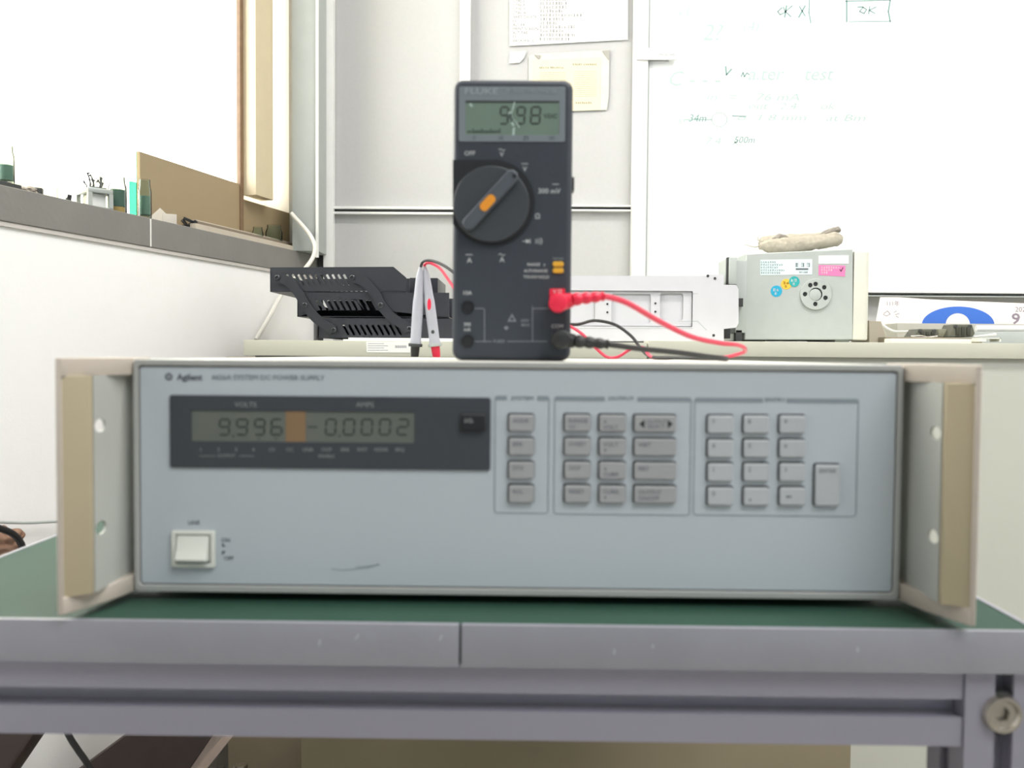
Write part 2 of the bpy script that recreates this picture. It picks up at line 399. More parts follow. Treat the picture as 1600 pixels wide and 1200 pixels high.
writing('handwriting', m_pen, (
    [([(1265, -8), (1264, 20), (1267, 36)],), ([(1222, 12), (1215, 18), (1219, 23), (1227, 19), (1224, 11)],), ([(1229, 9), (1226, 27)], 0.003), ([(1238, 9), (1227, 18), (1236, 26)],), ([(1249, 10), (1258, 25)],), ([(1258, 9), (1248, 27)], 0.003)],
    [([(1323, 0), (1323, 34)], 0.003), ([(1321, 2), (1392, 0)],), ([(1391, 0), (1388, 18), (1391, 34)], 0.003), ([(1327, 34), (1392, 33)], 0.0015), ([(1340, 11), (1349, 11)],), ([(1348, 12), (1343, 18), (1350, 21), (1354, 15), (1348, 11)],), ([(1359, 10), (1357, 22)],), ([(1369, 11), (1358, 16), (1367, 21)],)],
    [([(1134, 104), (1135, 117), (1143, 108)], 0.003), ([(1158, 120), (1161, 113), (1163, 120), (1167, 114), (1171, 117)],)],
    [('34m', 1075, 185, 0.022), ([(1068, 187), (1112, 187)], 0.0015)], [('500m', 1146, 219, 0.02)], [([(1144, 181), (1166, 182)],)]))
writing('faint_handwriting', m_penl, (
    [('C - - -', 1042, 124, 0.045)], [('a.ter    test', 1168, 116, 0.04)], [('in  =    76 mA', 1102, 152, 0.022, 1.6)], [('out   2.4      ok', 1168, 166, 0.02, 1.5)],
    [('o  1.8 mm    at Bm', 1150, 184, 0.02, 1.8)], [('7.4   x', 1100, 221, 0.022, 1.3)], [('2?', 1096, 52, 0.05)], [('s-', 1058, 188, 0.025)],
    [([(1112+12*math.cos(t/3)+12, 187+11*math.sin(t/3)) for t in range(20)], 0.0015), ([(1126, 198), (1126, 207)], 0.0015)], [('x1', 1056, 20, 0.03)], [('(4)', 1160, 42, 0.03)]))

# ------------------------------------------------------------------ papers on the partition
def hanzi(mb, x, y, n, s, M, z, gap=1.15):      # tiny print, one block of strokes per character
    for i in range(n):
        cx = x+i*s*gap
        for k in range(random.choice((2, 3, 3))):
            yy = y-s*0.4+s*0.4*k; mb.plate([(cx-s*.42, yy), (cx+s*.42, yy), (cx+s*.42, yy+s*.12), (cx-s*.42, yy+s*.12)], z, z+0.00006, M)
        for k in range(random.choice((1, 2))):
            xx = cx+random.uniform(-.4, .3)*s; mb.plate([(xx, y-s*.5), (xx+s*.12, y-s*.5), (xx+s*.12, y+s*.5), (xx, y+s*.5)], z, z+0.00006, M)
PY = 1.8965
def sheet(name, pts, m, label, cat, t=0.0006, Y=PY):
    mb = MB(); mb.plate(pl(pts, Y), 0, t, MF(Y)); return tag(mb.build(name, m), label, cat)
s = sheet('paper_chart', [(796, -120), (981, -120), (981, 62), (796, 72)], m_paper, 'white printed sheet of keyboard shortcuts taped high on the partition', 'paper sheet')
b = MB(); rows = ['CTRL-J', 'CTRL-F', 'CTRL-Y', 'CTRL-A', 'SHIFT-DELETE', 'F1', 'ALT-F4', 'PRINT SCREEN', 'ALT-TAB', 'F5', 'BACKSPACE']
ns = [(9, 0), (9, 0), (9, 0), (8, 0), (14, 3), (8, 2), (6, 9), (12, 3), (8, 0), (12, 0), (10, 0)]
for i, rw in enumerate(rows):
    y = 2+i*6.2; a = W(801, y, PY)
    b.text(rw, a.x, a.z, 0.0085, MF(PY), 0.0007, 'LEFT', 0.00004)
    a = W(845, y-3, PY); hanzi(b, a.x, a.z, ns[i][0], 0.0058, MF(PY), 0.0007)
b.build('lettering', mat('print_black', (84, 84, 86), 0.7), s)
sheet('paper_note', [(797, 81), (822, 80), (819, 90), (812, 98), (795, 99)], m_paper, 'small torn white note stuck below the printed sheet', 'note')
m_slv = glass('plastic_sleeve', (222, 222, 214), 0.1)
sl = sheet('plastic_sleeve', [(826, 88), (838, 84), (940, 79), (952, 79), (951, 150), (948, 172), (826, 176)], mat('sleeve_film', (206, 205, 196), 0.5, var=0.1), 'cloudy peeling plastic film behind the yellow card', 'plastic sleeve', 0.0004)
yc = sheet('card', [(832, 95), (938, 90), (937, 172), (832, 176)], mat('yellow_card', (226, 218, 188), 0.7), 'yellowed printed card on the partition behind the meter', 'card', 0.0012)
b = MB(); MFp = MF(PY)
for x, y in ((844, 106), (896, 101)):
    a = W(x, y, PY); hanzi(b, a.x, a.z, 5, 0.0036, MFp, 0.0013); a = W(x+17, y, PY); hanzi(b, a.x, a.z, 7, 0.0036, MFp, 0.0013)
for k in range(14):
    a = W(897, 112+k*3, PY); c = W(932, 112+k*3-0.6, PY); stroke(b, [(a.x, a.z), (c.x, c.z)], 0.0004, MFp, 0.0013, 0.00003)
    a = W(843, 114+k*3, PY); c = W(884, 114+k*3-0.6, PY); stroke(b, [(a.x, a.z), (c.x, c.z)], 0.0004, MFp, 0.0013, 0.00003)
a = W(900, 161, PY); hanzi(b, a.x, a.z, 8, 0.004, MFp, 0.0013)
b.build('lettering', mat('brown_ink', (120, 108, 84), 0.7), yc)
sheet('tape_piece', [(941, 80), (952, 79), (951, 94)], mat('tape_grey', (165, 162, 155), 0.6), 'grey corner of tape at the top right of the yellow card', 'tape', 0.002)
sheet('tape_piece', [(835, 86), (845, 87), (842, 93)], mat('tape_grey', (165, 162, 155), 0.6), 'grey corner of tape at the top left of the yellow card', 'tape', 0.002)

# ------------------------------------------------------------------ workbench
TX0, TX1 = -0.353, 0.2655; TY0, TY1 = 0.438, 1.16
bench = empty('workbench', ((TX0+TX1)/2, (TY0+TY1)/2, FL), 'green topped workbench with aluminium edge trim and profile frame', 'workbench')
b = MB(); b.box(TX0+0.003, TX1-0.003, TY0+0.0035, TY1, -0.021, 0.0); b.build('green_top', m_green, bench)
xj = W(719, 1010, TY0).x
for x0, x1 in ((TX0, xj-0.0006), (xj+0.0006, TX1)):
    b = MB(); b.box(x0, x1, TY0, TY0+0.003, -0.0217, 0.0006, 0.0005); b.build('edge_trim', m_trim, bench)
for x0, x1 in ((TX0, TX0+0.003), (TX1-0.003, TX1)):
    b = MB(); b.box(x0, x1, TY0+0.003, TY1, -0.0217, 0.0006, 0.0005); b.build('edge_trim', m_trim, bench)
b = MB()
for x, y, L in ((560, 992, 8), (500, 1000, 10), (960, 1015, 9), (1340, 1012, 8), (690, 993, 9), (1020, 1008, 5)):
    a = W(x, y, TY0); d = random.uniform(-0.8, 0.8)
    stroke(b, [(a.x, a.z), (a.x+0.0018*d, a.z-L*0.00025)], 0.0006, MF(TY0-0.0001), 0, 0.00004)
b.build('scratches', mat('scratch', (196, 198, 202), 0.4), bench)
RZ1, RZ0 = -0.0222, -0.0622; RYF = 0.4445; PX0 = W(1505, 1120, RYF).x
def profile(cy, cz, h=0.02):        # 40 mm T-slot section in (y,z)
    p = []; q = [(-h, -h), (-h, -0.0048), (-h+0.0025, -0.0048), (-h+0.0025, -0.0095), (-h+0.010, -0.0045), (-h+0.010, 0.0045), (-h+0.0025, 0.0095), (-h+0.0025, 0.0048), (-h, 0.0048), (-h, h)]
    for k in range(4):
        a = -PI/2*k
        for x, y in q[:-1]: p.append((cy+x*math.cos(a)-y*math.sin(a), cz+x*math.sin(a)+y*math.cos(a)))
    return p
def prof_bar(mb, axis, a0, a1, c0, c1):
    if axis == 'x':   # (y,z) section along x
        mb.plate(profile(c0, c1), a0, a1, Matrix(((0, 0, 1, 0), (1, 0, 0, 0), (0, 1, 0, 0), (0, 0, 0, 1))))
    elif axis == 'y':
        mb.plate(profile(c0, c1), a0, a1, Matrix(((1, 0, 0, 0), (0, 0, 1, 0), (0, 1, 0, 0), (0, 0, 0, 1))))
    else: mb.plate(profile(c0, c1), a0, a1, MXY)
b = MB(); prof_bar(b, 'x', TX0+0.04, PX0-0.0003, RYF+0.02, (RZ0+RZ1)/2); b.build('front_rail', m_ext, bench)
b = MB(); prof_bar(b, 'x', TX0+0.04, PX0, TY1-0.03, -0.0425); b.build('back_rail', m_ext, bench)
for cx in (TX0+0.02, PX0+0.02):
    b = MB(); prof_bar(b, 'z', FL+0.04, RZ1, cx, RYF+0.0185); b.build('leg', m_ext, bench)
    b = MB(); prof_bar(b, 'y', RYF-0.0, TY1, cx, FL+0.0202); b.build('foot_rail', m_ext, bench)
    b = MB(); prof_bar(b, 'y', RYF+0.042, TY1-0.052, cx, (RZ0+RZ1)/2); b.build('side_rail', m_ext, bench)
a = W(1567, 1117, RYF-0.003)
b = MB(); ME = Matrix.Translation((a.x, RYF-0.0015, a.z)) @ Matrix.Rotation(PI/2, 4, 'X')
hexo = [(0.0042*math.cos(PI/3*i+0.3), 0.0042*math.sin(PI/3*i+0.3)) for i in range(6)]
b.lathe([(0.0102, -0.004), (0.0102, 0.001), (0.0092, 0.003), (0.0078, 0.003), (0.0066, 0.001)], ME, 40, cap=False)
b.plate(circ(0, 0, 0.0068, 32), -0.001, 0.0012, ME, [hexo]); b.plate(circ(0, 0, 0.0068, 32), -0.004, -0.002, ME)
b.build('socket_bolt', m_steel, bench)
b = MB(); b.lathe([(0.0112, -0.004), (0.0112, -0.0005), (0.0102, -0.0005), (0.0102, -0.004)], ME, 40, cap=False); b.build('washer', m_dark, bench)

# ------------------------------------------------------------------ power supply
CX = -0.0045; PYF = 0.477; Z0, Z1 = 0.005, 0.135; HW = 0.2125
ps = empty('power_supply', (CX, 0.72, 0.0), 'wide light grey bench power supply with keypad and side handles', 'power supply')
b = MB(); b.box(CX-HW+0.001, CX+HW-0.001, PYF+0.006, 0.955, Z0+0.001, Z1, 0.002); b.build('chassis', m_case, ps)
b = MB(); o = rr(CX-HW, Z0, CX+HW, Z1, 0.0025); i_ = rr(CX-HW+0.0028, Z0+0.0038, CX+HW-0.0030, Z1-0.0035, 0.002)
b.plate(o, -0.012, 0.0012, MF(PYF), [i_], bev=0.0006); b.build('bezel_frame', m_bezel, ps)
b = MB(); b.plate(rr(CX-HW+0.0034, Z0+0.0044, CX+HW-0.0036, Z1-0.0041, 0.0016), -0.004, 0, MF(PYF), bev=0.0004); fp = b.build('front_panel', m_panel, ps)
b = MB()
for fx in (-0.16, 0.16):
    for fy in (0.53, 0.90):
        b = MB(); b.lathe([(0.010, 0.0004), (0.012, 0.006)], Matrix.Translation((CX+fx, fy, 0)), 20); b.build('foot', m_black, ps)
YP = PYF; MP = MF(YP)
def PP(x, y): a = W(x, y, YP); return a.x, a.z
PXM = YP/F_PX     # metres per pixel on the panel
def ptx(mb, t, x, y, h, z=0.0002, align='CENTER', sx=1.0, bold=0.0, M=None):
    a = PP(x, y); mb.text(t, a[0], a[1], h*PXM*1.38, M or MP, z, align, 0.00006, sx, bold=bold)
# lettering on the grey face
b = MB(); ptx(b, 'Agilent', 277, 589.5, 10, align='LEFT', bold=0.00012); 
a0 = PP(264, 588.5)
for k in range(12):
    t = 2*PI*k/12; stroke(b, [(a0[0]+0.0010*math.cos(t), a0[1]+0.0010*math.sin(t)), (a0[0]+0.0021*math.cos(t), a0[1]+0.0021*math.sin(t))], 0.00045, MP, 0.0001)
ptx(b, 'LINE', 303, 816.5, 6, sx=1.15); ptx(b, 'ON', 346, 844, 6.5, align='LEFT'); ptx(b, 'OFF', 350, 872, 6.5, align='LEFT')
for q in ([(347, 848), (347, 854), (353, 854)], [(347, 861), (353, 861), (347, 868)]): b.plate([PP(*p) for p in q], 0, 0.0002, MP)
b.build('lettering', m_ink, fp)
m_ti = mat('title_ink', (112, 122, 130), 0.6); b = Sep('title_lettering', m_ti, fp); ptx(b, '6626A SYSTEM DC POWER SUPPLY', 331, 589.5, 8.2, align='LEFT', sx=1.02); 
for (t, x, y) in (('SYSTEM', 816, 622.5), ('OUTPUT', 970, 623), ('ENTRY', 1211, 625)): ptx(b, t, x, y, 6.5, sx=1.15)
b = MB()
for (x0, y0, x1, y1, tx0, tx1) in ((773, 618, 857, 803, 792, 840), (866, 619, 1078, 806, 945, 996), (1085, 621, 1338, 808, 1192, 1229)):
    A = PP(x0, y0); B = PP(x1, y1); r = 0.0022; tk = 0.0006
    outer = rr(A[0], B[1], B[0], A[1], r); inner = rr(A[0]+tk, B[1]+tk, B[0]-tk, A[1]-tk, r-tk)
    zt_ = A[1]-0.0026
    # frame below the heading bar
    b.plate([(A[0], zt_), (A[0]+tk, zt_), (A[0]+tk, B[1]+r), (A[0], B[1]+r)], 0, 0.0002, MP)
    b.plate([(B[0]-tk, zt_), (B[0], zt_), (B[0], B[1]+r), (B[0]-tk, B[1]+r)], 0, 0.0002, MP)
    b.plate([(A[0]+r, B[1]), (B[0]-r, B[1]), (B[0]-r, B[1]+tk), (A[0]+r, B[1]+tk)], 0, 0.0002, MP)
    for sx_, cx_ in ((1, A[0]+r), (-1, B[0]-r)):
        arc = [(cx_-sx_*r*math.cos(t), B[1]+r-r*math.sin(t)) for t in [PI/2*k/5 for k in range(6)]]
        arc2 = [(cx_-sx_*(r-tk)*math.cos(t), B[1]+r-(r-tk)*math.sin(t)) for t in [PI/2*k/5 for k in range(5, -1, -1)]]
        b.plate(arc+arc2, 0, 0.0002, MP)
    ta, tb = PP(tx0, y0)[0], PP(tx1, y0)[0]
    b.plate([(A[0], zt_), (A[0], A[1]-0.001), (A[0]+0.001, A[1]), (ta, A[1]), (ta, zt_)], 0, 0.0002, MP)
    b.plate([(B[0], zt_), (B[0], A[1]-0.001), (B[0]-0.001, A[1]), (tb, A[1]), (tb, zt_)], 0, 0.0002, MP)
b.build('group_outlines', m_inkl, fp)
b = MB(); sc = [(518, 889), (535, 891), (556, 889), (575, 887), (592, 882)]
stroke(b, [PP(*p) for p in sc], 0.0005, MP, 0, 0.00005); stroke(b, [PP(*p) for p in [(556, 886), (574, 885), (593, 882)]], 0.0005, MP, 0, 0.00005)
b.build('scuff_marks', m_inkl, fp)
# display window
b = MB(); b.plate(prr(266, 617, 766, 735, 0.0015, YP), 0, 0.0012, MP, [prr(300, 641, 648, 692, 0.0008, YP)], bev=0.0003); dw = b.build('display_window', m_win, ps)
b = MB(); b.plate(prr(299, 640, 649, 693, 0.0004, YP), 0.0001, 0.0005, MP); lcd = b.build('lcd', m_lcd, dw)
b = MB(); b.plate(prr(447, 642, 478, 691, 0.0004, YP), 0.0005, 0.0008, MP); b.build('amber_reflection', m_amber, dw)  # reflection in the display, painted as an orange strip on the LCD
b = MB()
for ch, x0, x1 in (('9', 343, 358), ('9', 370, 386), ('9', 398, 413), ('6', 424, 440), ('0', 509, 524), ('0', 537, 553), ('0', 565, 581), ('0', 593, 609), ('2', 621, 637)):
    A = PP(x0, 679); B = PP(x1, 655); seg_digit(b, ch, A[0], A[1], B[0], B[1], 0.0011, MP, 0.0006)
A = PP(482, 667); B = PP(496, 667); stroke(b, [A, B], 0.0009, MP, 0.0006, 0.00005)
for x in (365, 531): A = PP(x, 681); b.plate(circ(A[0], A[1], 0.0006, 10), 0.0006, 0.0007, MP)
for x in (405, 432): A = PP(x, 686); b.plate([(A[0]-0.0007, A[1]+0.0006), (A[0]+0.0007, A[1]+0.0006), (A[0], A[1]-0.0006)], 0.0006, 0.0007, MP)
b.build('digits', m_seg, lcd)
b = MB(); ptx(b, 'VOLTS', 385, 632.5, 8, 0.0013, sx=1.05); ptx(b, 'AMPS', 571, 632.5, 8, 0.0013, sx=1.05)
for t, x in (('1', 315), ('2', 343), ('3', 370), ('4', 397), ('CV', 426), ('CC', 454), ('UNR', 482), ('OCP', 511), ('ERR', 540), ('RMT', 567), ('ADDR', 596), ('SRQ', 625)): ptx(b, t, x, 702.5, 5.8, 0.0013)
ptx(b, 'OUTPUT', 355, 712, 5.2, 0.0013); ptx(b, 'ENABLE', 511, 712.5, 5.2, 0.0013)
for x0, x1 in ((313, 338), (375, 398)): stroke(b, [PP(x0, 712), PP(x1, 712)], 0.0003, MP, 0.0013, 0.00004)
b.build('lettering', mat('window_ink', (148, 152, 152), 0.6), dw)
# keys
def key(x0, y0, x1, y1, lines, m=m_key, ink=m_ink, h=6.6, z=0.0025, base=0, ax=6):
    A = PP(x0, y0); B = PP(x1, y1); k = MB()
    k.plate(rr(A[0], B[1], B[0], A[1], 0.0013), base, base+z, MP, bev=0.0007); o = k.build('key', m, ps)
    k = MB()
    k.plate(rr(A[0]-0.0008, B[1]-0.0003, B[0]+0.0003, A[1]+0.0009, 0.0016), base, base+0.00025, MP); k.build('key_well', m_dark, o)
    t = MB(); n = 0
    ys = y0+10; pxk = (YP-z-base)/YP
    for i, s_ in enumerate(lines):
        yy = y0+9.5+i*9.5
        if s_ in ('^', 'v', '.'):
            a = PP(x0+9, yy); r = 0.0008
            if s_ == '.': t.plate(circ(a[0], a[1], 0.0006, 10), base+z, base+z+0.0001, MP)
            else:
                d = 1 if s_ == '^' else -1
                t.plate([(a[0]-r, a[1]-d*r), (a[0]+r, a[1]-d*r), (a[0], a[1]+d*r)], base+z, base+z+0.0001, MP)
            n += 1
        elif s_ == '<-':
            a = PP(x0+13, y0+14); t.plate([(a[0]-0.0018, a[1]), (a[0]-0.0002, a[1]+0.0009), (a[0]-0.0002, a[1]+0.0004), (a[0]+0.0018, a[1]+0.0004), (a[0]+0.0018, a[1]-0.0004), (a[0]-0.0002, a[1]-0.0004), (a[0]-0.0002, a[1]-0.0009)], base+z, base+z+0.0001, MP)
        elif s_: ptx(t, s_, x0+ax, yy, h, base+z, 'LEFT')
    t.build('lettering', ink, o)
    return o
RS = ((647.5, 674), (684, 711), (721, 748), (757.5, 785))
for (y0, y1), t in zip(RS, ('ADDR', 'ERR', 'STO', 'RCL')): key(795, y0, 834, y1, [t])
for (y0, y1), t in zip(RS, (['RANGE', 'V/I'], ['OVSET'], ['OCP'], ['RESET'])): key(882, y0, 922, y1, t)
for (y0, y1), t in zip(RS, (['^', 'VOLT'], ['VOLT', 'v'], ['^', 'CURR'], ['CURR', 'v'])): key(936, y0+.5, 977, y1+.5, t)
for (y0, y1), t in zip(RS, ([], ['VSET'], ['ISET'], ['OUTPUT', 'ON/OFF'])): 
    o = key(990.5, y0+1, 1055.5, y1+1, t)
    if not t:
        q = MB(); z = 0.0025
        q.plate([PP(998, 662), PP(1006, 655), PP(1006, 669)], z, z+.0001, MP); q.plate([PP(1050, 662), PP(1042, 655), PP(1042, 669)], z, z+.0001, MP)
        q.build('arrow_marks', m_inkb, o)
        q = MB(); ptx(q, 'OUTPUT', 1024, 658.5, 6, z); ptx(q, 'SELECT', 1024, 666, 6, z); q.build('lettering', m_ink, o)
ROW = ((649, 677), (686.5, 714.5), (723.5, 751.5), (761, 789)); nm = (('7', '8', '9'), ('4', '5', '6'), ('1', '2', '3'), ('0', '.', '<-'))
for (y0, y1), r_ in zip(ROW, nm):
    for x0, t in zip((1105, 1161, 1217), r_): key(x0, y0, x0+39.5, y1, [t] if t != '.' else ['', '.'] , m_keyl, m_ink, 7)
key(1272.5, 725.5, 1310, 790, ['ENTER'], m_keyl, m_ink, 6.4, ax=5)
key(720.5, 647, 759, 673, ['LCL'], m_black, m_inkw, 6, z=0.0028, base=0.0012)
# line switch
b = MB(); b.plate(prr(270, 828, 337.5, 886, 0.0012, YP), 0, 0.0025, MP, [prr(276.5, 834, 331, 880, 0.0008, YP)], bev=0.0005); sw = b.build('line_switch', m_white, ps)
b = MB(); A = PP(277.5, 835.5); B = PP(330, 877); x0, z1_, x1, z0_ = A[0], A[1], B[0], B[1]
YZ = Matrix(((0, 0, 1, 0), (-1, 0, 0, YP), (0, 1, 0, 0), (0, 0, 0, 1)))   # local x = toward camera, y = Z, extrude along X
h_ = z1_-z0_
b.plate([(0.0, z0_+0.0004), (0.0062, z0_+0.0012), (0.0066, z0_+0.0022), (0.0046, z0_+h_*0.45), (0.0030, z1_-0.002), (0.0026, z1_), (0.0, z1_)], x0+0.0006, x1-0.0006, YZ, bev=0.0005)
b.build('rocker', m_white, sw)
b = MB(); b.plate(prr(276.5, 834, 331, 880, 0.0008, YP), 0, 0.0006, MP); b.build('switch_well', m_grey, sw)
# handles
def H(s, a, y): return (CX+s*a, y)
for s in (-1, 1):
    b = MB()
    for z0, z1 in ((Z0, Z0+0.009), (Z1-0.009, Z1+0.0008)):
        poly = [H(s, *q) for q in ((0.2127, 0.480), (0.2142, 0.468), (0.2176, 0.455), (0.2285, 0.4315), (0.2305, 0.4305), (0.2318, 0.432), (0.2318, 0.50), (0.2127, 0.50))]
        b.plate(poly, z0, z1, MXY, bev=0.0007)
    b.plate([H(s, *q) for q in ((0.2288, 0.4312), (0.2305, 0.4304), (0.2318, 0.432), (0.2318, 0.447), (0.2300, 0.447))], Z0+0.001, Z1-0.001, MXY, bev=0.0005)
    hd = b.build('handle', m_handle, ps)
    b = MB(); b.plate([H(s, *q) for q in ((0.2290, 0.4330), (0.2182, 0.4395), (0.2182, 0.4422), (0.2300, 0.4450))], Z0+0.0085, Z1-0.0085, MXY, bev=0.0004); b.build('grip', m_grip, hd)
    # side plate with the two holes: local x = Y, y = Z, thickness along X
    MSx = Matrix(((0, 0, 1, 0), (1, 0, 0, 0), (0, 1, 0, 0), (0, 0, 0, 1)))
    hz = [W(149, 665, 0.447).z, W(152, 825, 0.447).z]
    xs = sorted((CX+s*0.2175, CX+s*0.2187))
    b = MB(); b.plate([(0.4425, Z0+0.0085), (0.4995, Z0+0.0085), (0.4995, Z1-0.0085), (0.4425, Z1-0.0085)], xs[0], xs[1], MSx, [circ(0.4487, z, 0.0058, 24, 0.0036) for z in hz])
    b.build('side_plate', m_ear, hd)
# rear terminal block that the probes are pushed into
b = MB(); tb_x = W(668, 560, 0.97).x
b.box(tb_x-0.03, tb_x+0.035, 0.955, 0.985, 0.082, 0.100, 0.001); b.build('terminal_block', m_black, ps)

# ------------------------------------------------------------------ multimeter
DY = 0.55; TOPZ = Z1
MD = MF(DY)
def DP(x, y): a = W(x, y, DY); return a.x, a.z
def dl(pts): return [DP(*p) for p in pts]
A = DP(708.5, 123); B = DP(891.5, 560)
dm = empty('multimeter', ((A[0]+B[0])/2, DY+0.018, TOPZ), 'dark grey handheld multimeter standing upright on the power supply', 'multimeter')
b = MB(); b.plate(rr(A[0], TOPZ+0.0002, B[0], A[1], 0.006), -0.036, 0.0, MD, bev=0.0035, res=3); body = b.build('body', m_dmm, dm)
b = MB(); o_ = rr(A[0]+0.0006, TOPZ+0.001, B[0]-0.0006, A[1]-0.0008, 0.0055); b.plate(o_, -0.030, -0.026, MD); b.build('case_seam', m_dmmd, dm)
b = MB(); b.plate(rr(*DP(717, 221.5), *DP(883.5, 136), 0.0012), 0, 0.0006, MD, [rr(*DP(727, 211), *DP(874, 158), 0.0006)], bev=0.0002); db = b.build('display_bezel', m_bez, dm)
b = MB(); b.plate(rr(*DP(726, 212), *DP(875, 157), 0.0005), 0, 0.0002, MD); dl_ = b.build('lcd', m_lcdg, db)
b = MB()
for ch, x0, x1 in (('9', 781, 793), ('9', 807, 819), ('8', 829, 843)):
    a_ = DP(x0, 193.5); c_ = DP(x1, 167.5); seg_digit(b, ch, a_[0], a_[1], c_[0], c_[1], 0.0012, MD, 0.0003)
a_ = DP(860, 182); b.text('VDC', a_[0], a_[1], 0.0038, MD, 0.0003, sx=1.1)
for k in range(16): stroke(b, [DP(739+k*2.8, 207.5), DP(739+k*2.8, 204.5 if k % 5 else 201.5)], 0.0007, MD, 0.0003, 0.00004)
stroke(b, [DP(731, 206), DP(736, 206)], 0.0008, MD, 0.0003); a_ = DP(800, 193); b.plate(circ(a_[0], a_[1], 0.0006, 10), 0.0003, 0.0004, MD)
stroke(b, [DP(728, 159.5), DP(873, 159.5)], 0.0012, MD, 0.0003, 0.00004)
b.build('digits', m_seg, dl_)
b = MB()
for pts, w in (([(804, 160), (801, 172), (797, 182)], 0.0008), ([(797, 180), (799, 190), (803, 198), (802, 212)], 0.0014), ([(799, 186), (806, 190), (811, 199)], 0.0007), ([(796, 176), (800, 188)], 0.0016), ([(735, 163), (737, 166)], 0.0014)):
    stroke(b, dl(pts), w, MD, 0.0004, 0.00004)
b.build('screen_crack', mat('crack_white', (176, 196, 188), 0.4), db)
b = MB(); a_ = DP(752, 143.5); b.text('FLUKE', a_[0], a_[1], 0.0052, MD, 0.0007, sx=1.45, bold=0.0001); a_ = DP(790, 143)
b.text('77  SERIES II MULTIMETER', a_[0], a_[1], 0.0036, MD, 0.0007, 'LEFT', sx=0.8); b.build('brand_lettering', mat('bezel_ink', (152, 160, 164), 0.5), db)
b = MB()
for t, x in (('0', 741), ('10', 782), ('20', 822), ('30', 862)): a_ = DP(x, 216); b.text(t, a_[0], a_[1], 0.0036, MD, 0.0007)
b.build('scale_numbers', m_ink, db)
# dial
rc = [DP(707.8, 250), DP(772, 250)]+[DP(768+68*math.cos(math.radians(t)), 317+68*math.sin(math.radians(t))) for t in range(-86, 146, 6)]+[DP(707.8, 350)]
b = MB(); b.plate(rc, 0, 0.0008, MD); dial = b.build('dial', m_dmmd, dm)
b = MB(); b.plate([DP(max(708.8, 768+59*math.cos(math.radians(t))), 320+59*math.sin(math.radians(t))) for t in range(0, 360, 6)], 0.0008, 0.0042, MD, bev=0.0006); b.build('dial_disc', m_knob, dial)
b = MB(); ang = math.atan2(DP(801, 277)[1]-DP(730, 355)[1], DP(801, 277)[0]-DP(730, 355)[0]); c_ = DP(767, 316)
MK = MD @ Matrix.Translation((c_[0], c_[1], 0)) @ Matrix.Rotation(ang, 4, 'Z')
b.plate(rr(-0.0235, -0.0042, 0.0235, 0.0042, 0.0040, 8), 0.0042, 0.0095, MK, bev=0.0010); b.build('pointer', m_point, dial)
c_ = DP(763, 321); MK2 = MD @ Matrix.Translation((c_[0], c_[1], 0)) @ Matrix.Rotation(ang, 4, 'Z')
b = MB(); b.plate(rr(-0.0058, -0.0028, 0.0058, 0.0028, 0.0026, 8), 0.0095, 0.0099, MK2); b.build('orange_marker', m_orange, dial)
c_ = DP(804, 280); b = MB(); b.plate(circ(c_[0], c_[1], 0.0013, 16), 0.0095, 0.0098, MD); b.build('pointer_dot', m_dmmd, dial)
# face print
def dtx(mb, t, x, y, h, sx=1.0, bold=0.00004): a_ = DP(x, y); mb.text(t, a_[0], a_[1], h*DY/F_PX*1.38, MD, 0.0002, sx=sx, bold=bold)
b = Sep('legend', m_inkw, dm)
for t, x, y, h in (('OFF', 734, 240, 7), ('V', 784, 241.5, 7.5), ('V', 820, 264.5, 7.5), ('300 mV', 858, 299, 8), ('Ω', 840, 338.5, 8), ('A', 733.5, 407, 8), ('A', 784.5, 406, 8), ('10A', 730, 458, 6.5), ('300', 730, 507, 5.5), ('mA', 730, 515, 5.5), ('COM', 871, 510, 6)): dtx(b, t, x, y, h)
b = MB()
for x, y in ((820, 256), (733, 398), (868, 288)): stroke(b, [DP(x-5, y), DP(x+5, y)], 0.0004, MD, 0.0001, 0.00004)
for x, y in ((784, 234), (784, 398)): stroke(b, dl([(x-5, y), (x-2, y-1.5), (x+2, y+1.5), (x+5, y)]), 0.0004, MD, 0.0001, 0.00004)
b.build('range_marks', m_inkw, dm); b = Sep('legend', m_inkw, dm)
for x, y, t in ((838, 413.5, 'RANGE   o'), (837, 423.5, 'AUTORANGE'), (838, 433, 'TOUCH HOLD')): dtx(b, t, x, y, 4.6, 0.95)
b = MB()
stroke(b, dl([(817, 377), (824, 377)]), 0.0005, MD, 0.0001, 0.00004); b.plate(dl([(822, 373.5), (822, 380.5), (828, 377)]), 0, 0.0002, MD); stroke(b, dl([(828, 373.5), (828, 380.5)]), 0.0005, MD, 0.0001, 0.00004)
for k in range(3): stroke(b, dl([(837+k*4, 374-k), (839+k*4, 377), (837+k*4, 380+k)]), 0.0005, MD, 0.0001, 0.00004)
b.build('diode_mark', m_inkw, dm)
b = MB()
for q in ([(742, 482), (755, 482), (757, 484), (757, 533)], [(742, 533.5), (768, 533.5)], [(793, 533.5), (855, 533.5)], [(832, 533), (832, 484), (834, 482), (857, 482)]): stroke(b, dl(q), 0.0005, MD, 0.0001, 0.00004)
dtx(b, 'FUSED', 780, 533.5, 4.5)
tri = dl([(800, 490), (793, 502.5), (807, 502.5)]); b.plate(tri, 0, 0.0002, MD, [dl([(800, 494), (796.5, 500.5), (803.5, 500.5)])])
dtx(b, '600V', 820, 501, 4.5); dtx(b, 'MAX', 821, 508, 4.5); b.plate(dl([(787, 512), (791, 509), (795, 512), (791, 516)]), 0, 0.0002, MD)
stroke(b, dl([(832, 478), (832, 484)]), 0.0004, MD, 0.0001)
dtx(b, 'MIN MAX', 872, 404.5, 3.6, 0.8)
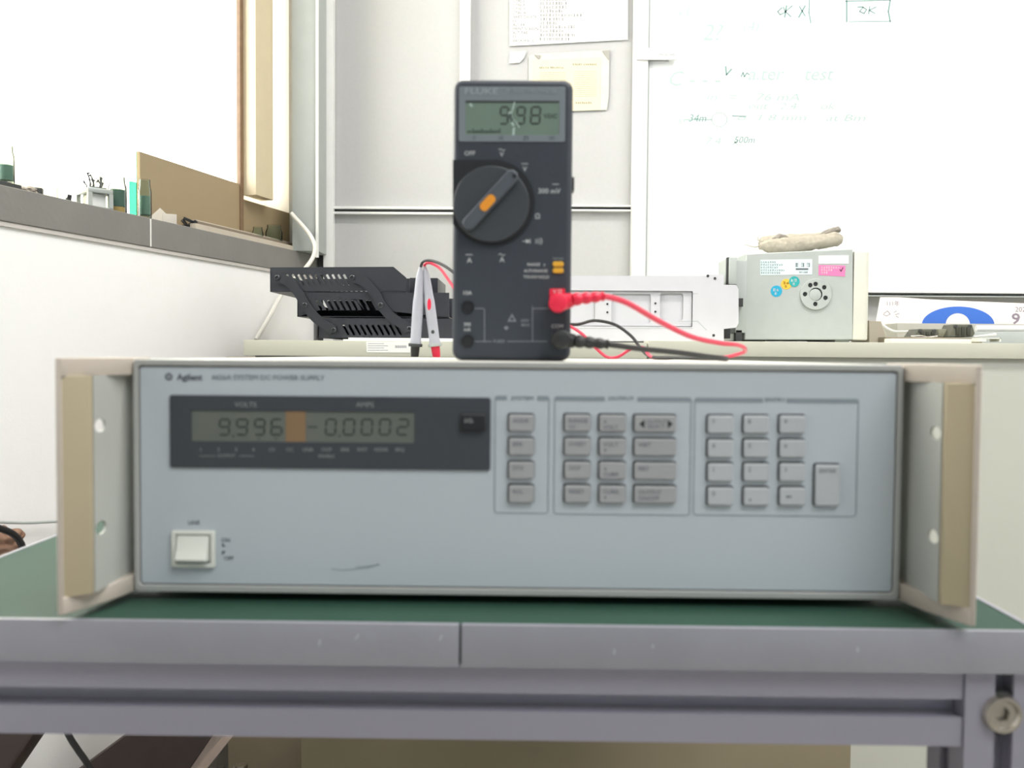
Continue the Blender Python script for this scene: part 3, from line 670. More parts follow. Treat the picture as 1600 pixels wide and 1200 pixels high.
b.build('circuit_lines', mat('print_dim', (128, 134, 140), 0.6), dm)
for y0, y1 in ((409, 417), (419, 427)):
    b = MB(); b.plate(rr(*DP(863.5, y1), *DP(880.5, y0), 0.0013), 0, 0.0014, MD, bev=0.0004); b.build('button', m_yellow, dm)
for y in (480, 533):
    c_ = DP(731, y); b = MB(); b.lathe([(0.0040, 0.0002), (0.0042, 0.0009), (0.0034, 0.0009), (0.0030, 0.0001), (0.0001, 0.0001)], MD @ Matrix.Translation((c_[0], c_[1], 0)), 28, cap=False)
    b.build('jack', m_black, dm)
b = MB(); b.plate(rr(*DP(858.5, 473), *DP(883, 451), 0.001), 0, 0.0005, MD); rl = b.build('red_jack_pad', m_red, dm)
b = MB(); a_ = DP(871, 456); b.text('V Ω', a_[0], a_[1], 0.0035, MD, 0.0006); b.build('lettering', m_paper, rl)
b = MB(); a_ = DP(892, 268); c_ = DP(897, 290); b.box(B[0]-0.002, B[0]+0.0022, DY+0.016, DY+0.028, c_[1], a_[1], 0.0006); b.build('side_stud', m_black, dm)

# ------------------------------------------------------------------ test leads
TB = TOPZ+0.0021
def lead(name, col, label, headpx, armpx, cable, probe_top, probe_bot, dot):
    hx, hy = headpx
    c = W(hx, hy, DY-0.008)
    t = empty(name, W(hx, hy, DY), label, 'test lead', 'test leads of the multimeter')
    b = MB(); b.lathe([(0.0045, -0.0), (0.0058, 0.001), (0.0060, 0.012), (0.0055, 0.0142), (0.003, 0.015)], MF(DY-0.0016) @ Matrix.Translation((c.x, c.z, 0)), 32)
    pts = [c]+[W(x, y, Y) for x, y, Y in armpx]
    b.tube([pts[0], pts[0].lerp(pts[1], .5), pts[1]], [0.0052, 0.0050, 0.0042], 16, 4)
    b.build('plug', col, t)
    b = MB(); P, Q = pts[1], pts[-1]; prof = []
    n = 10
    qs = [P.lerp(Q, k/n) for k in range(n+1)]; rs = [(0.0042 if k % 3 else 0.0033)*(1-0.25*k/n) for k in range(n+1)]
    b.tube(qs, rs, 16, 0); b.build('strain_relief', col, t)
    b = MB(); path = [Q]+[Vector(p) for p in cable]+[probe_top]
    b.tube(path, [0.0019 if i < 6 else 0.0016 for i in range(len(path))], 10, 8); b.build('cable', cols[col.name], t)
    b = MB(); d = (probe_bot-probe_top); L = d.length; d.normalize()
    q = d.to_track_quat('Z', 'Y').to_matrix().to_4x4(); MT = Matrix.Translation(probe_top) @ q
    b.lathe([(0.0015, -0.001), (0.0030, 0.004), (0.0044, L*.12), (0.0052, L*.32), (0.0058, L*.38), (0.0060, L*.55), (0.0059, L*.80), (0.0064, L*.84), (0.0064, L*.86)], MT, 20); b.build('probe_handle', m_probe, t)
    b = MB(); b.lathe([(0.0076, L*.86), (0.0080, L*.875), (0.0076, L*.895)], MT, 24); b.build('finger_guard', m_grey if dot else m_dark, t)
    b = MB(); b.lathe([(0.0050, L*.895), (0.0048, L*.95), (0.0036, L*1.1), (0.0030, L*1.16), (0.001, L*1.17)], MT, 20); b.build('probe_tip', col, t)
    if dot:
        b = MB(); p = probe_top+d*L*.42+Vector((0, -0.0057, 0)); b.blob(p, (0.0023, 0.0007, 0.0068), amp=0, sub=2); b.build('red_mark', m_red, t)
        b = MB(); p = probe_top+d*L*.73+Vector((0, -0.0058, 0)); b.blob(p, (0.0020, 0.0006, 0.0022), amp=0, sub=2); b.build('dark_mark', m_dark, t)
    return t
cols = {'red_rubber': m_redc, 'black_rubber': m_blackc}
PRY = 0.972
def top(px, py, Y): p = W(px, py, Y); p.z = TB; return p
red_path = [W(962, 467, .547), W(985, 476, .555), W(1030, 502, .58), W(1080, 526, .61), W(1125, 536, .64), W(1152, 539, .66), W(1164, 545, .68), W(1158, 552, .70), top(1120, 560, .74), top(1060, 560, .80), top(1020, 556, .84), W(1004, 543, .87), W(985, 546, .885), top(965, 560, .89), top(948, 560, .89), W(930, 543, .89), W(900, 515, .89), W(840, 490, .89), W(770, 490, .90), W(725, 470, .92), W(704, 442, .94), W(688, 420, .955), W(672, 411, .965), W(664, 413, .97)]
blk_path = [W(965, 540, .545), W(1000, 545, .56), W(1060, 551, .59), W(1105, 557, .62), top(1135, 560, .66), top(1110, 562, .74), top(1050, 560, .80), top(1020, 558, .84), W(1008, 552, .86), W(998, 540, .87), W(985, 524, .875), W(960, 507, .88), W(928, 501, .89), W(898, 507, .90), W(850, 500, .91), W(770, 470, .92), W(725, 440, .93), W(704, 422, .94), W(688, 412, .95), W(672, 407, .96), W(661, 409, .965)]
lead('test_lead', m_red, 'red test lead plugged into the meter, its tip red below a grey handle', (872, 474), [(895, 468, DY-.010), (943, 463, DY-.008)], red_path, W(664, 418, .970), W(682, 556, .970), True)
lead('test_lead', m_blackc, 'black test lead from the meter common socket, its tip black', (875, 530), [(898, 533, DY-.010), (950, 538, DY-.008)], blk_path, W(657, 418, .968), W(648, 556, .972), False)

# ------------------------------------------------------------------ desk behind
DF = 1.35
bzt = W(700, 533.5, DF).z; bzb = W(700, 558, DF).z
xr = W(1012, 550, DF).x; xl = W(380, 550, DF).x
dk_ = empty('desk', ((xl+xr)/2, 1.6, FL), 'beige desk behind the instruments carrying the black file tray', 'desk')
b = MB(); b.box(xl, xr-0.001, DF, 1.86, bzb, bzt, 0.001); b.build('desk_top', m_beige, dk_)
b = MB(); b.box(W(354, 550, DF+0.03).x, xr-0.002, DF+0.03, 1.86, FL, W(400, 546, DF+.03).z-0.012); b.build('desk_body', mat('desk_body_grey', (150, 138, 116), 0.6), dk_)
b = MB(); b.box(W(398, 550, DF+0.01).x, xr-0.01, DF+0.012, 1.85, bzb-0.014, bzb-0.0001); b.build('drawer_gap', m_dark, dk_)
b = MB(); b.plate(pl([(572, 534), (642, 534), (641, 551), (573, 550.5)], DF), 0, 0.0004, MF(DF)); lb = b.build('sticker', m_paper, dk_)
b = MB()
for k in range(4): stroke(b, pl([(575, 537+k*3.4), (600+6*(k % 2), 537+k*3.4)], DF), 0.0006, MF(DF), 0.0004, 0.00003)
for k in range(12): stroke(b, pl([(618+k*1.5, 540), (618+k*1.5, 543.5)], DF), 0.0007, MF(DF), 0.0004, 0.00003)
b.build('lettering', m_ink, lb)
czt = W(1300, 534.5, DF).z; czb = W(1300, 558.5, DF).z; zgap = 0.0
cb = empty('cabinet', (0.85, 1.6, FL), 'plain beige storage cabinet filling the right side behind the bench', 'cabinet')
b = MB(); b.box(xr+0.0005, 1.7, DF-0.002, 1.86, czb, czt, 0.001); b.build('cabinet_top', m_beige, cb)
b = MB(); b.box(xr+0.002, 1.7, DF+0.006, 1.86, FL, czb-0.0002); b.build('cabinet_body', m_beige2, cb)
b = MB(); b.box(W(470, 1180, 1.2).x, W(1330, 1180, 1.2).x, 1.2, 1.345, FL, -0.38, 0.003)
tag(b.build('storage_box', mat('cardboard_dull', (134, 124, 100), 0.8, var=.12, scale=8)), 'dull brown storage box on the floor under the bench', 'box')
# papers under the tray
for i, (x0, x1, dz, lab) in enumerate(((540, 720, 0, 'lower of the white sheets under the black file tray'), (546, 735, 0.0026, 'upper of the white sheets under the black file tray'))):
    a = W(x0, 530, DF+.03); c = W(x1, 530, DF+.03); b = MB(); b.box(a.x, c.x, DF+.012+i*.01, 1.72, bzt+dz, bzt+dz+0.0024, 0.0003)
    tag(b.build('paper_stack', m_paper), lab, 'paper')

# ------------------------------------------------------------------ black file tray
TY = 1.42; TD = 0.22
z_on = bzt+0.0052
ft = empty('file_tray', (W(560, 500, TY).x, TY+TD/2, z_on), 'three tier black slatted file tray on the desk left of the meter', 'file tray')
zb3 = z_on
tiers = [([(422.5, 418), (615, 417), (635, 434), (635, 454), (425, 456)], 452, (407, 540), 412-3, 430),
         ([(465, 457), (702, 457.5), (702, 496), (465, 495)], 0, 0, 0, 0), ([(497, 497), (715, 498), (715, 530), (497, 530)], 0, 0, 0, 0)]
slots = [(452, 541, 429, 445, 11), (498, 590, 469, 484, 11), (540, 622, 508, 523, 10)]
mett = mat('tray_blue_black', (34, 36, 44), 0.35)
for i, (poly, *_r) in enumerate(tiers):
    x0, x1, y0, y1, n = slots[i]; hol = []
    for k in range(n):
        cx = x0+(x1-x0)*k/(n-1); s0, s1 = (cx-3.5, y0), (cx+4.5, y1)
        hol.append(pl([(s0[0]-1.6, s0[1]+1), (s0[0]+.2, s0[1]-.8), (s0[0]+2.2, s0[1]), (s1[0]+1.8, s1[1]-1), (s1[0]+.8, s1[1]+1), (s1[0]-1.4, s1[1]+.4)], TY))
    P = pl(poly, TY)
    if i == 2: P = [(x, max(z, z_on)) for x, z in P]
    b = MB(); b.plate(P, 0, 0.002, MF(TY), hol)
    P2 = P; b.plate(P2, 0, 0.002, MF(TY+TD), hol if i == 0 else ())
    zz = min(z for x, z in P); b.box(min(x for x, z in P), max(x for x, z in P), TY, TY+TD, zz, zz+0.0015)
    xe = min(x for x, z in P); b.box(xe, xe+0.0015, TY-0.002, TY+TD, zz, zz+(0.035 if i == 0 else 0.026))
    b.build('tray', m_trayp if i != 1 else m_trayp, ft)
for lk in ([(434, 434), (450, 440), (465, 455), (478, 477), (495, 498), (522, 516)], [(551, 434), (570, 441), (587, 460), (596, 477), (612, 495), (640, 514)]):
    p = pl(lk, TY-0.004); M_ = MF(TY-0.004); b = MB(); L_, R_ = [], []
    N = 16; pp = []
    E = [Vector(q) for q in p]; E = [E[0]*2-E[1]]+E+[E[-1]*2-E[-2]]
    for i in range(1, len(E)-2):
        for k in range(5):
            u = k/5; a, bb, c, d = E[i-1:i+3]; pp.append(0.5*((2*bb)+(c-a)*u+(2*a-5*bb+4*c-d)*u*u+(3*bb-a-3*c+d)*u**3))
    pp.append(E[-2])
    for i, q in enumerate(pp):
        d = (pp[min(i+1, len(pp)-1)]-pp[max(0, i-1)]).normalized(); nrm = Vector((-d.y, d.x))*0.0078; L_.append(tuple(q+nrm)); R_.append(tuple(q-nrm))
    b.plate(L_+R_[::-1], 0, 0.0025, M_); lkb = b.build('link_arm', m_trayp, ft)
    for q in (lk[0], (lk[3][0]-1, lk[3][1]), lk[-1]):
        b = MB(); a = pl([q], TY-0.004)[0]; b.lathe([(0.0045, 0.0025), (0.0045, 0.004), (0.003, 0.005), (0.002, 0.0035), (0.0001, 0.0035)], M_ @ Matrix.Translation((a[0], a[1], 0)), 20, cap=False)
        b.build('screw', mat('screw_black', (66, 68, 72), 0.3, 0.5), lkb)
# black box parts right of the tray
b = MB(); bbox(b, 640, 684, 434, 466, TY+0.10, TY+TD+0.03, 0.001); o_ = b.build('stop_box', mett, ft)
b = MB(); bbox(b, 662, 712, 466, 498, TY+0.10, TY+TD+0.03, 0.001); b.build('stop_box', mett, ft)

# ------------------------------------------------------------------ white sheet metal unit
RY = 1.40
zc_ = czt
ru = empty('metal_chassis', (W(1010, 500, RY).x, RY+0.06, bzt), 'long white sheet metal chassis lying behind the meter', 'equipment chassis')
base = [(895, 431), (1104, 431), (1104, 429), (1131, 429), (1131, 445), (1150, 445), (1154, 452), (1154, 505), (1150, 512), (1131, 514), (1131, 533), (800, 533), (800, 431)]
P = [(x, max(z, bzt+0.0005)) for x, z in pl(base, RY)]
rec = prr(812, 453, 1082, 511, 0.002, RY)
b = MB(); b.plate(P, -0.002, 0, MF(RY), [rec]); b.box(W(802, 500, RY).x, W(1130, 500, RY).x, RY+0.008, RY+0.12, bzt+0.0005, W(1000, 432, RY).z); b.build('cover_plate', m_rail, ru)
for (x0, x1) in ((0, 0),):
    b = MB(); b.plate(prr(813, 454, 1081, 510, 0.002, RY), -0.006, -0.004, MF(RY), [prr(956, 458.5, 1017, 505, 0.004, RY), prr(1032, 458, 1068, 500, 0.004, RY), prr(830, 458.5, 930, 505, 0.004, RY)]); b.build('recessed_panel', m_rail, ru)
b = MB()
for x, y in ((949, 475), (949, 488), (1024, 474), (1024, 487)): a = pl([(x, y)], RY+.004)[0]; b.plate(circ(a[0], a[1], 0.0018, 12), 0, 0.0006, MF(RY+.004))
for x, y in ((1106, 431), (1117, 435), (1115, 524)): a = pl([(x, y)], RY)[0]; b.plate(circ(a[0], a[1], 0.0022, 12), 0, 0.0006, MF(RY))
b.build('screw_holes', m_dark, ru)
b = MB(); stroke(b, pl([(1060, 502), (1090, 502), (1104, 516)], RY), 0.001, MF(RY), 0); stroke(b, pl([(1082, 459), (1090, 459)], RY), 0.0008, MF(RY), 0)
stroke(b, pl([(895, 513), (1082, 513)], RY), 0.0008, MF(RY), 0); b.build('fold_lines', m_grey, ru)
b = MB(); bbox(b, 1140, 1151, 402, 444, RY+0.02, RY+0.10, 0.001); bbox(b, 1151, 1166, 407, 520, RY+0.03, RY+0.10, 0.001); b.build('end_bracket', m_boxg, ru)
for q in ((1136, 1140.5, 402, 446, RY+0.025, RY+0.033, 0.001), (1154, 1161, 466, 479, RY+0.02, RY+0.03), (1131, 1141, 513, 529, RY+0.03, RY+0.045), (1150, 1159, 516, 533, RY+0.03, RY+0.045)):
    b = MB(); bbox(b, *q); b.build('rubber_strip', m_dark, ru)

# ------------------------------------------------------------------ beige device
GY = 1.43
gd = empty('device_case', (W(1262, 530, GY).x, GY+0.08, czt), 'grey plastic device box with coloured stickers and round vent', 'device')
fz = czt+0.004
P = pl([(1165.5, 397), (1180, 395.5), (1333, 389), (1333, 531), (1163.5, 531)], GY); P = [(x, max(z, fz)) for x, z in P]
b = MB(); b.plate(P, -0.17, 0, MF(GY), bev=0.002); case = b.build('shell', m_boxg, gd)
x0 = W(1333.5, 480, GY).x; zA = W(1333, 389, GY).z; plan = [(x0, GY)]
for k in range(8):
    t = math.radians(10+80*k/7); plan.append((x0+0.016+0.012*math.sin(t), GY+0.012-0.011*math.cos(t)+0.001))
plan += [(x0+0.028, GY+0.165), (x0, GY+0.165)]
b = MB(); b.plate(plan, fz+0.001, zA-0.003, MXY, bev=0.0025); b.build('end_cap', mat('device_light', (222, 222, 210), 0.5), gd)
c = pl([(1274, 460)], GY)[0]; s_ = GY/F_PX
MG = MF(GY)
b = MB(); hol = [circ(pl([(1120+x*.18337, 330+y*.18337)], GY)[0][0], pl([(1120+x*.18337, 330+y*.18337)], GY)[0][1], 3.6*s_, 14) for x, y in ((793, 632), (838, 622), (912, 650), (922, 740), (836, 792), (748, 708))]
b.plate(circ(c[0], c[1], 24*s_, 48), 0, 0.003, MG, hol+[circ(c[0], c[1], 10.2*s_, 32)], bev=0.0004); vt = b.build('vent_disc', m_boxg, gd)
b = MB()
for h__ in hol: b.plate(h__, 0, 0.0004, MG)
b.plate(circ(c[0], c[1], 10.2*s_, 32), 0, 0.0004, MG); b.build('vent_holes', m_dark, vt)
b = MB(); b.lathe([(9*s_, 0.0), (9*s_, 0.0032), (7.5*s_, 0.0038), (0.0001, 0.0038)], MG @ Matrix.Translation((c[0]-0.0012, c[1]-0.0008, 0)), 32); b.build('vent_hub', m_boxg, vt)
def stick(name, pts, m, z=0.0004): 
    b = MB(); b.plate(pl(pts, GY), 0, z, MG); return b.build(name, m, gd)
lb = stick('label', [(1188, 406), (1269, 405), (1269, 429), (1188, 430)], mat('label_cyan', (222, 240, 240), 0.5)); lb['label'] = 'white printed asset label'
b = MB()
for k in range(5):
    a = pl([(1190, 409.5+k*4.2)], GY)[0]; hanzi(b, a[0], a[1], 7+(k*3) % 5, 0.0028, MG, 0.0005, 1.3)
a = pl([(1245, 414)], GY)[0]; hanzi(b, a[0], a[1], 3, 0.0062, MG, 0.0005, 1.5); a = pl([(1244, 420.5)], GY)[0]; c2 = pl([(1262, 420.5)], GY)[0]
stroke(b, [a, c2], 0.0028, MG, 0.0005, 0.00004); a = pl([(1255, 425.5)], GY)[0]; b.text('0011068', a[0], a[1], 0.004, MG, 0.0005)
b.build('lettering', m_ink, lb)
stick('blank_label', [(1279, 399.5), (1326, 399), (1326, 412), (1279, 412)], m_paper)['label'] = 'blank white label'
pk = stick('pink_label', [(1279, 414), (1321, 415), (1320, 432), (1279, 430)], mat('pink_sticker', (240, 130, 182), 0.5)); pk['label'] = 'bright pink sticker'
b = MB()
for k in range(3): a = pl([(1284, 418+k*4)], GY)[0]; hanzi(b, a[0], a[1], (8, 5, 3)[k], 0.003, MG, 0.0005, 1.3)
b.build('lettering', m_paper, pk)
b = MB(); stroke(b, pl([(1312, 421), (1314, 424), (1317, 418)], GY), 0.0012, MG, 0.0005); b.build('tick_mark', m_inkb, pk)
b = MB()
for (x, y, r, m, nm_) in ((1213, 455, 8.8, mat('sticker_blue', (40, 170, 206), 0.5), 'blue round sticker'), (1228.5, 444, 8.2, mat('sticker_yellow', (236, 196, 70), 0.5), 'yellow round sticker'), (1241, 440, 8.2, mat('sticker_teal', (52, 172, 172), 0.5), 'teal round sticker')):
    a = pl([(x, y)], GY)[0]; b = MB(); b.plate(circ(a[0], a[1], r*s_, 28), 0, 0.0004 + (0.0002 if x > 1235 else 0), MG); q = b.build('round_sticker', m, gd); q['label'] = nm_
    b = MB(); hanzi(b, a[0]-0.0035, a[1]+0.002, 2, 0.0045, MG, 0.0007); hanzi(b, a[0]-0.001, a[1]-0.004, 1, 0.004, MG, 0.0007); b.build('lettering', m_paper if x != 1228.5 else mat('ochre', (170, 130, 40), 0.6), q)
for x0_, x1_ in ((1168, 1176), (1178, 1198), (1308, 1330)):
    b = MB(); b.box(W(x0_, 530, GY).x, W(x1_, 530, GY).x, GY+0.01, GY+0.15, czt, fz+0.002); b.build('foot', m_dark if x1_ < 1300 else m_boxg, gd)

# cotton glove on the device
m_knit = mat('cotton_knit', (202, 194, 176), 0.95, var=0.25, scale=160, bump=1.0); m_cuff = mat('cuff_grey', (150, 144, 134), 0.9, var=0.2, scale=120, bump=0.6)
gl = empty('cotton_glove', (W(1250, 388, GY+.06).x, GY+0.06, W(1250, 393, GY).z), 'knitted cream cotton glove slumped on top of the grey device', 'glove')
def knit_tube(path, radii, m, name, parent, flat=0.7, amp=0.0022, sub=6, n=26, seed=0):
    from mathutils import noise
    b = MB(); b.tube(path, radii, n, sub)
    for v in b.bm.verts:
        k = noise.noise(v.co*260+Vector((seed, 0, 0)))*amp+noise.noise(v.co*60)*amp*1.2
        v.co += Vector((0, -k, k))*0.8
    return b.build(name, m, parent)
knit_tube([W(1186, 384, GY+.03), W(1203, 384, GY+.03), W(1225, 385, GY+.03), W(1250, 382, GY+.035), W(1285, 377, GY+.04), W(1306, 374, GY+.05), W(1311, 371, GY+.055)], [0.006, 0.0115, 0.0135, 0.0125, 0.012, 0.012, 0.006], m_knit, 'palm', gl, seed=3)
knit_tube([W(1188, 376, GY+.09), W(1215, 377, GY+.09), W(1245, 376, GY+.08), W(1280, 373, GY+.08), W(1304, 368, GY+.08)], [0.006, 0.011, 0.010, 0.011, 0.009], m_knit, 'fingers', gl, seed=9)
knit_tube([W(1206, 376, GY+.05), W(1217, 371, GY+.05), W(1232, 375, GY+.05), W(1245, 377.5, GY+.05), W(1262, 374, GY+.05), W(1280, 369, GY+.05), W(1296, 362, GY+.05), W(1309, 359, GY+.05), W(1312, 362, GY+.05)], [0.003, 0.0062, 0.0048, 0.002, 0.0022, 0.003, 0.005, 0.0052, 0.002], m_cuff, 'cuff', gl, seed=5)
b = MB()
for pts in ([(1190, 382), (1180, 386), (1163, 382)], [(1190, 378), (1184, 374), (1186, 369)], [(1192, 376), (1186, 380), (1183, 377)]): b.tube([W(x, y, GY+.03) for x, y in pts], [0.0016, 0.0009, 0.0004], 6, 4)
b.build('loose_yarn', m_knit, gl)

# ------------------------------------------------------------------ calendar and clutter on the right of the cabinet
KY = 1.74
P = pl([(1375, 464.5), (1405, 464.5), (1445, 467.5), (1520, 471), (1600, 474), (1660, 476), (1660, 540), (1362, 540)], KY); P = [(x, max(z, czt+0.001)) for x, z in P]
kc = MB(); kc.plate(P, 0, 0.0025, MF(KY)); kc = tag(kc.build('calendar_sheet', mat('calendar_paper', (252, 242, 238), 0.6)), 'white calendar sheet with a big blue numeral leaning behind the clutter', 'calendar')
arc = [(1496+56.5*math.cos(math.radians(t))*(1.0 if t < 90 else 1.0), 507-28*math.sin(math.radians(t))) for t in range(0, 181, 8)]
inn = [(1495.5+19*math.cos(math.radians(t)), 507-17.5*math.sin(math.radians(t))) for t in range(180, -1, -12)]
b = MB(); full = pl([(1496+56.5*math.cos(math.radians(t)), 507-28*math.sin(math.radians(t))) for t in range(0, 360, 8)], KY)
zlim = czt+0.002
full = [(x, max(z, zlim)) for x, z in full]
b.plate(full, 0, 0.0004, MF(KY-0.0025), [[(x, max(z, zlim+0.001)) for x, z in pl([(1495.5+19*math.cos(math.radians(t)), 507-17.5*math.sin(math.radians(t))) for t in range(0, 360, 12)], KY)]]); b.build('blue_numeral', mat('calendar_blue', (66, 118, 214), 0.5), kc)
MK_ = MF(KY-0.0026); b = MB()
a = pl([(1394, 475)], KY)[0]; b.text('111年', a[0], a[1], 0.011, MK_, 0); a = pl([(1596, 484)], KY)[0]; b.text('2022', a[0], a[1], 0.014, MK_, 0); a = pl([(1586, 499)], KY)[0]; b.text('9', a[0], a[1], 0.030, MK_, 0, bold=0.0006, sx=1.2)
for p in ([(1380, 490), (1386, 486), (1390, 491), (1384, 494), (1379, 491)], [(1396, 488), (1400, 486)], [(1398, 492), (1404, 490)], [(1399, 494), (1403, 496)]): stroke(b, pl(p, KY), 0.0011, MK_, 0, 0.00004)
b.build('lettering', mat('calendar_ink', (148, 136, 150), 0.6), kc)
def thing(name, label, cat, m, fn, group=None):
    b = MB(); fn(b); return tag(b.build(name, m), label, cat, group)
def on(mb, x0, x1, y0, Y0, Y1, bev=0.001, z=None):          # box standing on the cabinet
    a = W(x0, y0, Y0); c = W(x1, y0, Y0); mb.box(a.x, c.x, Y0, Y1, czt if z is None else z, a.z, bev)
thing('grey_box', 'low grey box behind the clutter in front of the calendar sheet', 'box', mat('box_grey', (186, 184, 174), 0.6), lambda b: on(b, 1402, 1640, 505, 1.62, 1.72))
thing('paper_roll', 'white paper roll lying to the right behind the clamps', 'paper roll', m_paper, lambda b: b.tube([(W(1525, 513, 1.56).x, 1.56, W(1525, 513, 1.56).z-0.000), (W(1660, 513, 1.56).x, 1.56, W(1660, 513, 1.56).z-0.0)], 0.0052, 16, 0))
thing('book', 'grey flat book under the white paper roll', 'book', m_grey, lambda b: on(b, 1500, 1680, 517.6, 1.54, 1.61))
thing('cardboard_block', 'small grey brown block right beside the grey device', 'block', mat('block_tan', (176, 168, 152), 0.7), lambda b: b.plate([(x, max(z, czt)) for x, z in pl([(1358, 501), (1377, 502), (1383, 523), (1383, 540), (1358, 540)], 1.47)], -0.08, 0, MF(1.47), bev=0.0008))
thing('bent_strip', 'cream paper strip curling up beside the tan block', 'paper strip', m_paper, lambda b: b.tube([W(1378, 506, 1.58), W(1386, 513, 1.57), W(1398, 518, 1.56), W(1412, 518, 1.55), W(1430, 517, 1.55)], [0.002, 0.0025, 0.0025, 0.002, 0.0012], 8, 6))
thing('flat_plate', 'dull tan flat plate under the dark connectors', 'plate', mat('plate_tan', (142, 134, 118), 0.6), lambda b: on(b, 1384, 1535, 526.5, 1.44, 1.52))
def conn(x0, x1, yt, yb, Y, label):
    t = empty('connector', (W((x0+x1)/2, yb, Y).x, Y+.02, W(x0, yb, Y).z), label, 'connector', 'connectors on the cabinet')
    zb = W(x0, 526.4, 1.44).z+0.0003
    a = W(x0, yt, Y); c = W(x1, yt, Y); w = c.x-a.x
    b = MB(); b.plate([(a.x-0.006, zb), (c.x, zb), (c.x+0.004, zb+0.006), (c.x-0.001, a.z), (a.x+0.003, a.z)], -0.04, 0, MF(Y), bev=0.0008); b.build('shell', mat('connector_grey', (104, 104, 92), 0.5, 0.3), t)
    b = MB()
    for k in range(3): b.box(a.x+w*(.15+.27*k), a.x+w*(.33+.27*k), Y-0.002, Y+0.003, zb+0.002, a.z-0.004, 0.0004)
    b.build('latch', mat('connector_dark', (70, 70, 62), 0.5, 0.3), t)
    b = MB()
    for q in (.12, .85): b.lathe([(0.003, -0.001), (0.003, 0.0015), (0.001, 0.002)], MF(Y) @ Matrix.Translation((a.x+w*q, a.z-0.003, 0)), 14)
    b.build('screw', m_dark, t)
conn(1434, 1464, 514, 527, 1.45, 'dark grey metal connector, flatter and further left of the pair')
conn(1489, 1520, 507, 527, 1.45, 'taller slanted dark grey connector right of the flat one')
thing('connector_block', 'small olive block between the two dark connectors', 'block', mat('olive', (138, 138, 118), 0.6), lambda b: (on(b, 1466, 1484, 514, 1.47, 1.50, 0.002, W(1466, 526.4, 1.44).z+0.0003)))
thing('white_ruler', 'thin cream ruler lying along the cabinet front edge', 'ruler', mat('ruler_cream', (238, 234, 214), 0.5), lambda b: on(b, 1392, 1518, 529, 1.375, 1.40, 0.0006))
thing('silver_clip', 'shiny bent wire clip resting on the cream ruler', 'clip', m_steel, lambda b: b.tube([W(1423, 525, 1.405), W(1440, 524.5, 1.405), W(1452, 527, 1.405), W(1465, 525, 1.405), W(1440, 527.5, 1.405), W(1424, 526, 1.405)], 0.0008, 8, 6))
thing('bracket', 'thin white angle bracket at the right on the cabinet edge', 'bracket', m_white, lambda b: (bbox(b, 1534, 1564, 528, 529.5, 1.37, 1.40), bbox(b, 1562.3, 1564, 528, 533.8, 1.37, 1.40), bbox(b, 1530, 1541, 529.5, 533.8, 1.37, 1.40)))
thing('small_stick', 'pale stick with white tip lying right of the slanted connector', 'stick', m_paper, lambda b: b.tube([W(1522, 526, 1.50), W(1540, 524, 1.50), W(1556, 522.5, 1.50)], [0.0012, 0.0016, 0.0024], 8, 4))

# ------------------------------------------------------------------ things on the window sill
m_jar = glass('jar_glass', (240, 246, 244), 0.12)
def on_sill(px, v, py=None): p = WLp(px, 300, v); return Vector((p.x, p.y, SZ1))
def sill_w(x0, x1, v): return (WLp(x1, 300, v)-WLp(x0, 300, v)).length
def sz(px, py, v): return WLp(px, py, v).z-SZ1
def jar(px0, px1, ytop, v, label, fill=None, fz_=None, ft_=None, cat='jar', name='glass_jar', base=None):
    c = on_sill((px0+px1)/2, v); r = sill_w(px0, px1, v)/2*0.95; h = sz((px0+px1)/2, ytop, v)
    # width across the line of sight, not along the wall
    d = (c-CP).length; r = abs(px1-px0)/F_PX*c.y/2
    t = empty(name, c, label, cat, 'glass jars on the sill')
    T = Matrix.Translation(c)
    b = MB(); b.lathe([(r*.92, 0.0), (r, 0.003), (r, h*.72), (r*.82, h*.86), (r*.80, h), (r*.74, h), (r*.76, h*.87), (r*.92, h*.71), (r*.92, 0.004), (0.0001, 0.003)], T, 28, cap=False); b.build('glass_body', m_jar, t)
    if fill:
        b = MB(); b.lathe([(r*.88, h*fz_), (r*.88, h*ft_)], T, 28); b.build('contents', fill, t)
    if base:
        b = MB(); b.lathe([(r*.88, 0.0045), (r*.88, h*fz_-0.0005)], T, 28); b.build('base_contents', base, t)
    return t
m_gp = mat('green_contents', (112, 134, 120), 0.7, var=0.3, scale=80); m_gd = mat('dark_green_contents', (92, 112, 102), 0.7, var=0.4, scale=120)
tr = thing('shallow_tray', 'dark shallow tray under the leftmost jar on the sill', 'tray', m_dark, lambda b: b.plate([(wl([(-30, 290)], -.02)[0][0], SZ1), (wl([(27, 290)], -.02)[0][0], SZ1), (wl([(27, 290)], -.02)[0][0], SZ1+0.008), (wl([(-30, 290)], -.02)[0][0], SZ1+0.008)], -0.058, -0.012, MW(), bev=0.001))
j = jar(-2, 22, 238, -.034, 'leftmost glass jar with green contents standing in the dark tray', m_gp, .12, .50); j.location.z += 0.0085
thing('stone_chip', 'grey stone chip beside the dark tray on the sill', 'stone', mat('stone_grey', (150, 142, 132), 0.8), lambda b: b.blob(on_sill(44, -.03)+Vector((0, 0, 0.005)), (0.012, 0.008, 0.007), amp=.3, seed=2))
thing('dark_block', 'small dark block right of the stone chip on the sill', 'block', m_dark, lambda b: b.box(-.007, .007, -.006, .006, 0, .013, .001, Matrix.Translation(on_sill(58, -.03)) @ Matrix.Rotation(.3, 4, 'Z')))
jar(90, 103, 288, -.03, 'tiny empty glass vial left of the metal framed coil', cat='vial', name='glass_vial')
thing('plug_stub', 'black little plug stub beside the glass vial', 'plug', m_black, lambda b: b.tube([on_sill(107, -.03)+Vector((0, 0, .004)), on_sill(107, -.03)+Vector((0.002, 0, .014))], [.004, .003], 10, 0))
